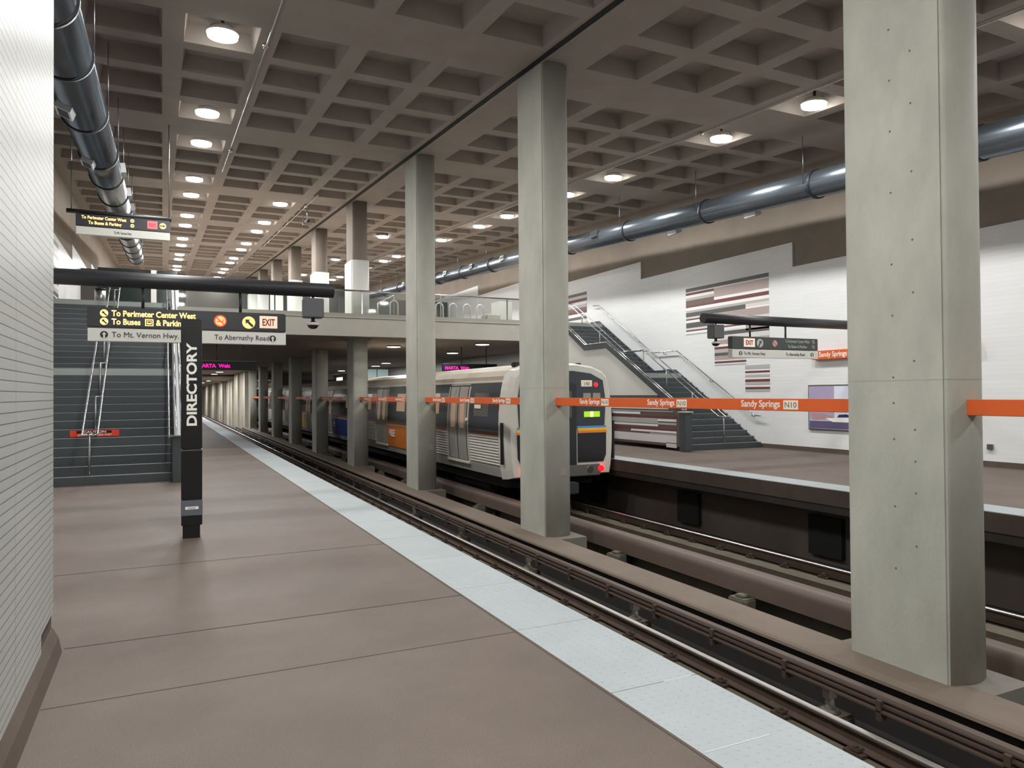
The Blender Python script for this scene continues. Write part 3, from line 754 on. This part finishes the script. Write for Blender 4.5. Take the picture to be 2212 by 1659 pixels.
def arm(x0, x1, y, z, label, wallm):
    t = empty('sign_arm', ((x0 + x1) / 2, y, z)); tag(t, label, 'support pipe')
    h = (x1 - x0) / 2
    MB().tube([(-h, 0, 0), (h, 0, 0)], .115, 20).build('pipe', DARK, t)
    MB().tube([(wallm * h - .03 * wallm, 0, 0), (wallm * h, 0, 0)], .2, 20).build('wall_flange', DARK, t)
arm(-2.98, 2.52, 12.0, 3.40, 'thick dark horizontal pipe from the left wall carrying the large lit sign', -1)
arm(11.05, 16.55, 13.0, 3.38, 'thick dark horizontal pipe from the far white wall carrying the small sign', 1)
def camera_box(x, y, label):
    t = empty('security_camera', (x, y, 3.286 if x < 5 else 3.266)); tag(t, label, 'security camera')
    MB().tube([(0, 0, .0), (0, 0, -.05)], .02, 8).build('stem', DARK, t)
    B('junction_box', mat('grey junction box', (84, 84, 86), .5), t, -.155, .155, -.12, .12, -.34, -.03, bev=.012)
    MB().tube([(0, 0, -.34), (0, 0, -.40)], .03, 10).build('neck', DARK, t)
    MB().tube([(0, 0, -.40), (0, 0, -.42), (0, 0, -.46)], [.03, .09, .10], 20).build('housing', mat('camera housing', (206, 206, 200), .4), t)
    MB().sphere((0, 0, -.455), .088, (1, 1, .75)).build('dome', BLACK, t)
camera_box(2.195, 12.0, 'grey box with white dome camera hanging from the left pipe end')
camera_box(11.42, 13.0, 'grey box with dome camera hanging from the far pipe end')

# LED signs
for x, y, lab, s in ((1.32, 30.0, 'black led sign with magenta letters under the mezzanine over the near platform', 'MARTA  Welc'), (11.62, 30.0, 'black led sign with magenta letters over the train roof', 'MARTA  Welc')):
    t = empty('led_sign', (x, y, 2.68)); tag(t, lab, 'led sign')
    B('case', BLACK, t, -.6, 2.0, -.06, .06, 0, .34); B('case_rim', STEELD, t, -.6, 2.0, -.062, .062, .34, .355)
    text('lettering', s, .19, LED, t, (-.12 if x < 5 else -.5, -.064, .10), bold=.003, sx=1.0)
    for a in (.55 if x < 5 else .3, 1.5): MB().tube([(a, 0, .35), (a, 0, 1.1)], .02, 8).build('hanger_rod', STEELD if x < 5 else DARK, t)

# ------------------------------------------------------------------ ducts
def duct(x, y0, y1, z0, sl, r, rings, regs, label, side):
    t = empty('air_duct', (x, y0, z0)); tag(t, label, 'air duct')
    Z = lambda y: sl * (y - y0)
    MB().tube([(0, 0, 0), (0, y1 - y0, Z(y1))], r, 40).build('duct_tube', GALV, t)
    rg = MB().tube([(0, -.05, -.05 * sl), (0, .05, .05 * sl)], r + .03, 36).build('joint_band', DUCTB, t)
    for k, yy in enumerate(rings):
        o = rg if k == 0 else rg.copy()
        if k: COL.objects.link(o); o.parent = t
        o.location = (0, yy - y0, Z(yy))
        rod = MB().tube([(side * (r + .015), 0, 0), (side * (r + .015), 0, ceil_z(yy) - (z0 + Z(yy)))], .008, 6).build('hanger_rod', STEELD, t)
        rod.location = (0, yy + .12 - y0, Z(yy))
    for (yy, ang, pale) in regs:
        # rectangular register facing direction ang (0=+x, PI/2=+z)
        c, s = math.cos(ang), math.sin(ang)
        b = MB()
        b.box(r - .05, r + .10, -.21, .21, -.115, .115)
        o = b.build('register', mat('pale register', (196, 200, 204), .4, .3) if pale else GALV, t)
        o.location = (0, yy - y0, Z(yy)); o.rotation_euler = (0, -ang, 0)
        g = B('grille', mat('register void', (22, 22, 26), .6), o, r + .09, r + .104, -.17, .17, -.08, .08)
    return t
LR = [6.6, 9.9, 11.9, 14.9, 18.2, 20.7, 23.5, 26.3, 29.1, 31.9, 34.7, 37.5, 40.3, 43.1]
duct(-1.26, 5.75, 44.0, 6.05, .08, .36, LR, [(y, a, p) for y, a, p in ((13.6, -1.95, 1), (17.6, -1.95, 1), (20.2, .15, 1), (23.6, .15, 1), (26.4, .15, 1), (30.4, .15, 0), (36, .15, 0), (8.2, -1.95, 1))],
     'large galvanised air duct hanging along the upper left of the hall', 1)
duct(14.6, -2, 58.0, 5.93, .06, .33, [5.2, 8.9, 12.9, 16.9, 20.9, 24.9, 28.6, 32.4, 36.2, 40, 43.8, 47.6, 51.4, 55.2],
     [(15.2, -1.3, 1), (18.6, -1.3, 1), (22.6, 2.9, 0), (27.0, 2.9, 0), (30.6, 2.9, 0), (34.4, 2.9, 0), (38.2, 2.9, 0), (42, 2.9, 0), (11.6, -1.3, 1), (6.2, -1.3, 0), (46, 2.9, 0)],
     'galvanised air duct with black bands hanging along the far white wall', -1)

# ------------------------------------------------------------------ downlights
lamp_mesh = {}
def downlight(x, y, label, group, first=[None], power=1.0):
    z = ceil_z(y)
    if first[0] is None:
        t = empty('ceiling_light')
        MB().tube([(0, 0, .02), (0, 0, .13)], [.27, .2], 28).build('housing', mat('white lamp housing', (210, 210, 205), .4), t)
        MB().tube([(0, 0, -.06), (0, 0, -.045), (0, 0, .02)], [.19, .25, .265], 28).build('lens', LENS, t)
        MB().tube([(0, 0, .13), (0, 0, .34)], .03, 8).build('stem', CHAR, t)
        first[0] = t
    else: t = copy_tree(first[0])
    t.location = (x, y, z); t.rotation_euler = (math.atan(CS), 0, 0); tag(t, label, 'ceiling light', group)
    ld = bpy.data.lights.new('downlight', 'AREA'); ld.shape = 'DISK'; ld.size = .5; ld.energy = LAMP_W * power; ld.color = (1, .99, .975)
    lo = bpy.data.objects.new('light_source', ld); COL.objects.link(lo); lo.parent = t; lo.location = (0, 0, -.075)
def bays(yoff, n0, n1):
    r = []
    for n in range(n0, n1):
        yb = 12.25 + 7.77 * n + yoff
        r += [yb + 1.43, yb + 6.3]
    return r
k = 0
words = ['nearest and largest', 'second', 'third', 'fourth', 'fifth', 'sixth', 'seventh', 'eighth', 'ninth', 'tenth', 'eleventh', 'twelfth', 'thirteenth', 'fourteenth', 'fifteenth', 'sixteenth', 'seventeenth', 'eighteenth']
def wd(i): return words[i] if i < len(words) else 'far'
seen = 0
for y in bays(0, -3, 8):
    if y < -12: continue
    if y < 12: downlight(.96, y, 'round ceiling light above and behind the camera over the near platform', 'overhead lights near the camera')
    else:
        downlight(.96, y, wd(seen) + ' round light of the row over the near platform, counted from the camera', 'round lights over the near platform'); seen += 1
seen = 0
for y in bays(0, 2, 8):
    downlight(4.12, y, wd(seen).replace('nearest and largest', 'first') + ' round light of the slanting row left of the small hanging fixture', 'round lights over the near track'); seen += 1
seen = 0
for y in bays(.5, -3, 8):
    if y < -12: continue
    if y < 10: downlight(12.7, y, 'round ceiling light right of the frame over the far platform', 'overhead far side lights near the camera')
    else:
        downlight(12.7, y, wd(seen).replace('nearest and largest', 'nearest') + ' round light of the row over the far platform, counted from the right', 'round lights over the far platform'); seen += 1
for q, y in enumerate((35.2, 46.2, 58.0)):
    downlight(9.85, y, ['round light seen beside the third column over the train', 'round light over the mezzanine between the clad columns', 'farthest round light over the train'][q], 'round lights over the far track')
# lights under the mezzanine (pendant style discs)
um = None
ul = [(11.9, 27.6), (13.0, 33.9), (13.1, 46.2), (13.7, 51.0), (13.7, 62), (8.9, 30.2), (1.2, 36), (1.2, 44), (1.2, 53), (1.2, 63), (1.2, 72), (4.4, 60), (4.4, 67), (4.4, 74)]  # end ones over the near track are added to brighten the tunnel wall
for q, (x, y) in enumerate(ul):
    if um is None:
        um = empty('soffit_light'); MB().tube([(0, 0, 0), (0, 0, -.05)], .3, 24).build('ring', CHAR, um); MB().tube([(0, 0, -.05), (0, 0, -.065)], .28, 24).build('lens', LENS2, um); t = um
    else: t = copy_tree(um)
    t.location = (x, y, 3.78); tag(t, 'round light under the mezzanine over the ' + ('far' if x > 5 else 'near') + ' platform', 'ceiling light', 'soffit lights over the ' + ('far' if x > 5 else 'near') + ' platform')
    ld = bpy.data.lights.new('soffit', 'AREA'); ld.shape = 'DISK'; ld.size = .5; ld.energy = 55 if x > 5 or y < 58 else 170; lo = bpy.data.objects.new('light_source', ld); COL.objects.link(lo); lo.parent = t; lo.location = (0, 0, -.08)

# ceiling conduits with small fittings
def conduit(pts, label, heads):
    p0 = Vector(pts[0])
    t = empty('conduit', p0); tag(t, label, 'conduit')
    MB().tube([Vector(p) - p0 for p in pts], .016, 8).build('tube', STEEL, t)
    for h in heads:
        hv = Vector(h) - p0
        MB().sphere(hv, .06).build('fitting', STEEL, t)
cz = lambda x, y: (x, y, ceil_z(y) - .035)
conduit([cz(1.7, 9.5), cz(1.7, 24.5)], 'thin steel conduit on the ceiling right of the near light row', [cz(1.68, 13.7), cz(1.72, 21.7)])
conduit([cz(5.05, 26.5), cz(5.05, 60)], 'thin steel conduit running to the small hanging fixture', [cz(5.05, 29.0)])
conduit([cz(11.9, 6), cz(11.9, 60)], 'thin conduit on the ceiling beside the far row of lights', [cz(11.9, 14.0), cz(11.9, 28.3)])
hf = empty('hanging_camera', (5.17, 29.4, ceil_z(29.4))); tag(hf, 'small chrome bracketed camera hanging from the ceiling over the track', 'security camera')
MB().tube([(0, 0, 0), (0, 0, -.5)], .03, 8).build('drop_rod', STEEL, hf); B('bracket', STEELD, hf, -.18, .16, -.05, .05, -.68, -.64)
B('bracket_arm', STEEL, hf, -.18, -.14, -.05, .05, -.66, -.32); MB().tube([(-.02, .12, -.5), (.02, -.16, -.56)], .06, 12).build('camera_body', CHAR, hf)

# ------------------------------------------------------------------ murals, posters, wall signs
def mural(x, s, y1, z1, rows, label):
    """x wall face, s normal direction; y1 = far edge (left), rows: list of (z0,z1,color,ya,yb)"""
    t = empty('tile_mural', (x, y1, 0)); tag(t, label, 'tile mural')
    for (za, zb, c, a, b) in rows:
        B('tile_course', STRIPES[c], t, min(0, s * .006), max(0, s * .006), b - y1, a - y1, za, zb)
    return t
Yl, Ym1, Ym2, Yr = 20.34, 18.9, 17.45, 16.47   # stepping lines, far to near
Ya = Yl
U = 5.31
def R_(u0, u1, c, a, b): return (U - u1, U - u0, c, a, b)
rows = [R_(0, .12, 'D', Yl, Yr), R_(.12, .16, 'L', Yl, Yr), R_(.16, .24, 'R', Yl, Ym1), R_(.16, .46, 'P', Ym1, Yr), R_(.24, .33, 'W', Yl, Ym1), R_(.33, .42, 'G', Yl, Ym1), R_(.42, .62, 'B', Yl, Ym1),
        R_(.46, .55, 'W', Ym1, Yr), R_(.55, .67, 'R', Ym1, Yr), R_(.62, .67, 'R', Yl, Ym1), R_(.67, .77, 'W', Yl, Yr), R_(.77, .85, 'G', Yl, Yr), R_(.85, .99, 'D', Yl, Ym2), R_(.85, .95, 'L', Ym2, Yr), R_(.95, 1.0, 'W', Ym2, Yr),
        R_(1.0, 1.06, 'L', Yl, Ym1), R_(1.06, 1.11, 'R', Yl, Ym1), R_(1.0, 1.24, 'P', Ym1, Yr), R_(1.11, 1.2, 'W', Yl, Ym1), R_(1.2, 1.38, 'D', Yl, Ym1), R_(1.24, 1.34, 'L', Ym1, Yr), R_(1.34, 1.42, 'W', Ym1, Yr),
        R_(1.38, 1.45, 'L', Yl, Ym1), R_(1.45, 1.5, 'R', Yl, Yr), R_(1.5, 1.58, 'W', Yl, Ym2), R_(1.5, 1.68, 'P', Ym2, Yr), R_(1.58, 1.62, 'G', Yl, Ym1), R_(1.62, 1.75, 'D', Ym1, Yr), R_(1.75, 1.9, 'L', Ym1, Yr),
        R_(1.9, 2.05, 'P', Ym1, Yr), R_(2.05, 2.12, 'W', Ym1, Yr), R_(2.12, 2.2, 'R', Ym1, Yr), R_(2.2, 2.32, 'G', Ym1, Yr), R_(2.32, 2.42, 'D', Ym1, Ym2), R_(2.42, 2.55, 'P', Ym1, Yr), R_(2.6, 2.66, 'R', Ym1, Ym2), R_(2.7, 2.74, 'G', Ym1, Ym2),
        R_(2.78, 2.9, 'G', Ym2 + .05, Yr), R_(2.96, 3.02, 'R', Ym2 + .05, Yr), R_(3.08, 3.15, 'G', Ym2 + .05, Yr), R_(3.22, 3.30, 'R', Ym2 + .05, Yr), R_(3.30, 3.39, 'G', Ym2 + .05, Yr), R_(3.46, 3.53, 'R', Ym2 + .05, Yr), R_(3.53, 3.61, 'G', Ym2 + .05, Yr)]
mural(XWR - .05, -1, Yl, U, rows, 'stepped mural of maroon, grey and pink tile stripes on the far white wall')
r2 = []
zz = 6.1; cs_ = 'DLRWGBRWDLGWRWGW'
for q, c in enumerate(cs_): r2.append((zz - .13 * (q + 1), zz - .13 * q, c, 30.0, 26.95))
mural(XWR - .05, -1, 30, 6.1, r2, 'tile stripe mural above the head of the right staircase')
r3 = []
for q, c in enumerate('DLRWGBRWDLGWRWGWDLRWGP'): r3.append((6.5 - .13 * (q + 1), 6.5 - .13 * q, 'D' if q % 3 == 0 else ('L' if q % 3 == 1 else 'G'), 27.0, 20.5 + .8 * (q % 4)))
mural(-2.98, 1, 27, 6.5, r3, 'grey and white tile stripe mural on the left wall above the stair')
# poster
po = empty('framed_poster', (XWR - .05, 13.2, 0)); tag(po, 'framed blue and lilac advertising poster on the far wall beside the huge column', 'poster')
B('frame', STEELD, po, -.05, 0, -1.1, 1.79, .62, 1.88, bev=.005)
B('backing', mat('poster pale', (216, 222, 236), .3), po, -.056, -.05, -1.06, 1.75, .66, 1.84)
B('lilac_area', mat('poster lilac', (168, 158, 186), .3), po, -.058, -.056, .9, 1.74, .9, 1.84)
MB().prism([(-1.06, .66), (-.1, .66), (-.1, .9), (.25, 1.84), (-1.06, 1.84)], 0, -.060, -.056).build('blue_area', mat('poster blue', (26, 112, 186), .3), po)
MB().prism([(.02, .9), (.10, .9), (.42, 1.84), (.34, 1.84)], 0, -.061, -.056).build('blue_stripe', mat('poster light blue', (120, 176, 226), .3), po)
B('table_area', mat('poster dusk', (96, 88, 120), .3), po, -.059, -.056, .0, 1.74, .67, .88)
MB().prism([(.2, .86), (.95, .86), (1.2, .96), (.35, .98)], 0, -.062, -.056).build('tablet_shape', WHITE, po)
MB().prism([(.3, 1.0), (.8, .99), (.75, 1.06), (.5, 1.08)], 0, -.0615, -.056).build('dark_shape', mat('poster navy', (36, 48, 96), .3), po)
MB().prism([(.9, .98), (1.6, .90), (1.7, 1.1), (1.2, 1.08)], 0, -.0612, -.056).build('hand_shape', mat('poster skin', (178, 140, 140), .3), po)
ws = empty('wall_name_sign', (XWR - .05, 12.2, 2.58)); tag(ws, 'orange station name board high on the far wall beside the hanging sign', 'station name sign')
B('board', ORANGE, ws, -.16, 0, -2.0, 2.55, 0, .24, bev=.005)
text('lettering', 'Sandy Springs', .19, WHITE, ws, (-.162, 2.30, .07), (PI / 2, 0, -PI / 2), .001, .003, sx=.88)
tag(B('wall_outlet', STEELD, None, XWR - .11, XWR - .05, 9.92, 10.04, .38, .50, bev=.006), 'small steel outlet box low on the far white wall', 'outlet')
# lit panels far along the far wall
for q, (y, z0, z1, c, L) in enumerate(((74, 2.75, 3.55, 'W', 3.0), (68.0, 2.7, 3.55, 'W', 3.4), (59.0, 2.6, 3.5, 'W', 3.2))):
    t = empty('lit_panel', (XWR - .06, y, z0)); tag(t, ['farthest glowing panel seen between the distant columns', 'glowing white panel between the distant columns, over the train', 'glowing white panel nearest to the blue train panel'][q], 'lit panel', 'lit panels along the far platform wall')
    B('box', CHAR, t, -.06, 0, 0, L, 0, z1 - z0); B('lit_face', mat('lit panel face', (240, 242, 240), .5, emit=1.3), t, -.07, -.06, .05, L - .05, .05, z1 - z0 - .05)
el = empty('glass_enclosure', (14.6, 54.0, 0)); tag(el, 'glass walled enclosure on the far platform seen above the train roof', 'glass enclosure')
for x in (-.9, 0, .9): B('mullion', STEELD, el, x - .03, x + .03, -.03, .03, 0, 3.66)
B('pane', mat('pale glazing', (190, 214, 212), .1, emit=.25), el, -.87, .87, -.01, .01, .1, 3.6)

# ------------------------------------------------------------------ train
SS = mat('stainless car side', (168, 167, 160), .36, .35, noise=.05, scale=2)
ENDC = mat('pale cab moulding', (196, 194, 184), .4)
TDARK = mat('charcoal window band', (52, 58, 64), .25)
TROOF = mat('car roof', (176, 166, 148), .45, .2, noise=.12, scale=1.2)
SEAL = mat('door seal', (14, 14, 14), .6)
WARM = mat('warm interior window', (188, 158, 134), .2, emit=.12, ecol=(220, 180, 140))
UND = mat('underframe', (20, 19, 19), .8)
X0, X1 = -1.50, 1.50
# cross-section heights relative to rail level z=-1.13 -> local z = world
def body_x(z):
    """bulged side: half width at height z (world)"""
    return 1.40 + .10 * math.sin(max(0, min(1, (z + .35) / 2.2)) * PI) ** .7 if z < 1.9 else 1.40 - (z - 1.9) * .35
def car(y0, L, label, cab, panels, group=None):
    t = empty('subway_car', (8.87, y0, 0)); tag(t, label, 'train car', 'cars of the train at the far platform')
    zs = [-.35, -.15, .05, .3, .6, .9, 1.2, 1.5, 1.75, 1.95]
    prof = [(-body_x(z), z) for z in zs] + [(-1.33, 2.12), (-1.2, 2.25), (-.9, 2.37), (-.4, 2.44), (.4, 2.44), (.9, 2.37), (1.2, 2.25), (1.33, 2.12)] + [(body_x(z), z) for z in zs[::-1]]
    ya = 0.42 if cab else 0.15
    MB().prism(prof, 1, ya, L - .15).build('body_shell', SS, t)
    # roof skin
    rf = [(-1.36, 2.02), (-1.36, 2.13), (-1.22, 2.27), (-.9, 2.39), (-.4, 2.46), (.4, 2.46), (.9, 2.39), (1.22, 2.27), (1.36, 2.13), (1.36, 2.02)]
    MB().prism(rf, 1, ya - .01, L - .14).build('roof', TROOF, t)
    MB().prism([(-1.385, 1.98), (-1.385, 2.03), (-1.34, 2.03), (-1.34, 1.98)], 1, ya, L - .15).build('gutter', mat('pale gutter', (200, 196, 186), .4), t)
    # dark window band between doors, ribs below; doors
    doors = [3.25, 11.05, 20.6]
    edges = [ya + .0]
    for d in doors: edges += [d - .72, d + .72]
    edges.append(L - .15)
    segs = [(edges[i], edges[i + 1]) for i in range(0, len(edges), 2)]
    def skin(z0, z1, off, ya_, yb_, m, nm, par=t, n=5):
        b = MB(); bm = b.bm
        A = [bm.verts.new((-body_x(z0 + (z1 - z0) * k / n) - off, ya_, z0 + (z1 - z0) * k / n)) for k in range(n + 1)]
        C = [bm.verts.new((-body_x(z0 + (z1 - z0) * k / n) - off, yb_, z0 + (z1 - z0) * k / n)) for k in range(n + 1)]
        A2 = [bm.verts.new((v.co.x + .03, v.co.y, v.co.z)) for v in A]; C2 = [bm.verts.new((v.co.x + .03, v.co.y, v.co.z)) for v in C]
        for k in range(n):
            bm.faces.new((A[k], C[k], C[k + 1], A[k + 1])); bm.faces.new((A[k], A[k + 1], A2[k + 1], A2[k])); bm.faces.new((C[k + 1], C[k], C2[k], C2[k + 1]))
        bm.faces.new((A[0], A2[0], C2[0], C[0])); bm.faces.new((A[n], C[n], C2[n], A2[n]))
        return b.build(nm, m, par)
    for (a, b_) in segs:
        wb = skin(.76, 1.97, .006, a, b_, TDARK, 'window_band')
        if b_ - a > 2:
            skin(.67, .76, .007, a, b_, mat('orange car stripe', (168, 102, 52), .4), 'waist_stripe', n=2)
            for wy in ([a + .8, a + 2.6, a + 4.2] if b_ - a > 5 else [a + (b_ - a) * .35]):
                if wy + 1 < b_: skin(1.12, 1.72, .010, wy, wy + .95, WARM if cab and wy > 4 else mat('dim car window', (86, 84, 82), .15), 'window', wb)
        if a == edges[0] and cab:
            skin(.67, .76, .007, a, b_, mat('orange car stripe', (168, 102, 52)), 'waist_stripe', n=2); skin(.755, .79, .008, a, b_, mat('blue car stripe', (70, 110, 150), .4), 'waist_stripe', n=1)
        rb = MB()
        for k in range(10):
            zc = -.04 + k * .072
            x = -body_x(zc) - .004
            rb.prism([(x + .01, zc - .022), (x - .018, zc - .012), (x - .018, zc + .012), (x + .01, zc + .022)], 1, a + .12, b_ - .12)
        rb.build('corrugated_side', mat('bright ribs', (222, 219, 210), .35, .15), t)
    for d in doors:
        fr_ = skin(-.12, 1.93, .004, d - .74, d + .74, SEAL, 'doorway', n=10)
        for s in (-1, 1):
            lf = skin(-.08, 1.90, .014, d + (s * .335) - .30, d + (s * .335) + .30, SS, 'door_leaf', n=10)
            skin(.78, 1.55, .019, d + s * .335 - .15, d + s * .335 + .15, WARM, 'door_window', lf, n=4)
        skin(-.12, 1.90, .012, d - .80, d - .70, mat('pale pillar', (176, 172, 160), .4), 'door_pillar', n=10); skin(-.12, 1.90, .012, d + .70, d + .80, mat('pale pillar', (176, 172, 160)), 'door_pillar', n=10)
        MB().box(-body_x(-.15) - .07, -body_x(-.15) + .02, d - .8, d + .8, -.17, -.10, bev=.01).build('door_sill', mat('pale sill', (196, 190, 176), .4), t)
    for (a, b_, m, s) in panels:
        pn = skin(-.15, .60, .030, a, b_, m, 'advert_panel', n=6)
        if s: text('lettering', s, .34, WHITE, pn, (-1.535, b_ - .35, .22), (PI / 2, 0, -PI / 2), .004, .004)
        if s: text('lettering', 'THE RIDE', .14, WHITE, pn, (-1.54, b_ - .35, .26), (PI / 2, 0, -PI / 2), .004, .002) if False else None
    # underframe, bogies
    B('underframe', UND, t, -1.2, 1.2, .6, L - .6, -.62, -.34)
    for by in (3.6, L - 3.6):
        bg = B('bogie', UND, t, -.95, .95, by - 1.3, by + 1.3, -.85, -.6)
        for wy in (-.95, .95):
            for wx in (-.75, .75):
                MB().tube([(wx - .06, by + wy, -.71), (wx + .06, by + wy, -.71)], .405, 24).build('wheel', mat('wheel steel', (60, 56, 54), .5, .5), bg)
    if cab:
        # end cap: chamfered outline shell
        def endring(sx, y, dz=0): return [(x * sx, z * 1.0 + dz) for x, z in prof]
        b = MB(); bm = b.bm
        rings = []
        for (yy, sx, sz) in ((.44, 1.03, 1.02), (.14, 1.02, 1.0), (.0, .95, .965)):
            rings.append([bm.verts.new((x * sx, yy, (z - 1) * sz + 1)) for x, z in prof])
        n = len(prof)
        for i in range(2):
            for k in range(n):
                f = bm.faces.new((rings[i][k], rings[i][(k + 1) % n], rings[i + 1][(k + 1) % n], rings[i + 1][k]))
        bm.faces.new(rings[2]); bm.faces.new(rings[0][::-1])
        b.build('cab_end', ENDC, t)
        # dark face panels: left, door, right
        face = [(-1.20, .88), (-1.24, 1.5), (-1.16, 2.02), (-.8, 2.19), (-.3, 2.25), (.3, 2.25), (.8, 2.19), (1.16, 2.02), (1.24, 1.5), (1.20, .88)]
        MB().prism(face, 1, -.016, .02).build('front_band', TDARK, t)
        for s in (-1, 1):
            MB().prism([(s * .42, -.02), (s * 1.16, -.02), (s * 1.24, .15), (s * 1.25, .70), (s * .42, .70)], 1, -.014, .02).build('lower_panel', mat('dark lower panel', (34, 32, 36), .3), t)
            B('blue_line', mat('blue line', (70, 140, 205), .4), t, min(s * .40, s * 1.25), max(s * .40, s * 1.25), -.02, .02, .83, .88)
            B('yellow_line', mat('yellow line', (240, 180, 40), .4), t, min(s * .42, s * 1.26), max(s * .42, s * 1.26), -.022, .02, .765, .83)
            B('orange_line', mat('orange line', (232, 126, 40), .4), t, min(s * .42, s * 1.26), max(s * .42, s * 1.26), -.021, .02, .71, .765)
        dr = B('end_door', mat('end door dark', (38, 40, 44), .35), t, -.38, .38, -.03, .02, -.1, 1.95, bev=.01)
        B('door_window', mat('dim glass', (80, 84, 84), .1), dr, -.24, .24, -.036, -.03, 1.1, 1.75)
        for (a, b_) in ((.58, .80), (.86, 1.08)): B('cab_window', mat('cab window glow', (150, 142, 128), .2), t, a, b_, -.024, -.014, 1.42, 1.70, bev=.0)
        for (a, b_) in ((-1.08, -.62),): B('cab_window', mat('cab window glow', (150, 142, 128)), t, a, b_, -.024, -.014, 1.2, 1.75)
        np_ = B('number_plate', BADGE, t, .52, .84, -.026, -.014, 1.86, 2.02, bev=.004)
        text('lettering', '140', .12, mat('brown lettering', (120, 96, 80), .5), np_, (.68, -.028, 1.895), align='CENTER', ext=.001)
        rt = B('route_display', mat('green route display', (150, 190, 50), .4, emit=.8, ecol=(150, 200, 40)), t, .60, 1.06, -.028, -.014, 1.10, 1.24)
        B('bright_segment', mat('bright yellow segment', (250, 255, 120), .4, emit=2.5, ecol=(250, 255, 120)), rt, .78, .86, -.031, -.028, 1.105, 1.235)
        RED = mat('red tail lamp', (255, 30, 40), .3, emit=5, ecol=(255, 8, 16))
        MB().tube([(.95, -.03, 1.91), (.95, .02, 1.91)], .055, 16).build('marker_lamp', RED, t)
        MB().tube([(-.95, -.03, 1.91), (-.95, .02, 1.91)], .055, 16).build('marker_lamp', RED, t)
        B('anticlimber', mat('bumper grey', (92, 88, 84), .5), t, -1.05, 1.05, -.06, .3, -.36, -.08, bev=.02)
        for s in (-1, 1):
            MB().tube([(s * 1.06, -.08, -.19), (s * 1.06, .1, -.19)], .075, 18).build('tail_lamp', RED, t)
            MB().tube([(s * .74, -.08, -.19), (s * .74, .1, -.19)], .085, 18).build('headlamp', STEELD, t)
        MB().tube([(0, -.35, -.55), (0, .5, -.55)], .09, 12).build('coupler', UND, t)
        B('coupler_head', CHAR, t, -.16, .16, -.5, -.25, -.72, -.45, bev=.02)
        B('grab_rail', BLACK, t, 1.49, 1.54, .05, .2, .02, 1.0); B('grab_rail', BLACK, t, -1.58, -1.52, .18, .25, .0, 1.0)
        B('roof_aerial', BLACK, t, -1.02, -.86, .6, .8, 2.36, 2.48, bev=.02); B('roof_aerial', BLACK, t, .6, .72, .3, .42, 2.41, 2.46, bev=.01)
        B('car_number', BADGE, t, -1.515, -1.50, 1.6, 2.0, 1.32, 1.42)
        B('lamp_indicator', mat('pale box', (226, 224, 218), .4), t, -1.53, -1.49, 2.45, 2.62, .98, 1.06)
    return t
OPA = mat('orange advert', (196, 112, 40), .4, noise=.03); BLA = mat('blue advert', (40, 66, 150), .4)
car(15.62, 22.6, 'stainless rearmost train car with red tail lamps and orange and blue side adverts', True, [(7.2, 10.25, OPA, 'FREE'), (16.5, 19.75, BLA, 'HE')])
car(38.6, 22.6, 'second train car from the rear, with yellow advert, between the distant columns', False, [(4.3, 9.8, mat('yellow advert', (210, 170, 70), .4), '')])
car(61.5, 22.6, 'farthest train car showing as slivers between the distant columns', False, [])
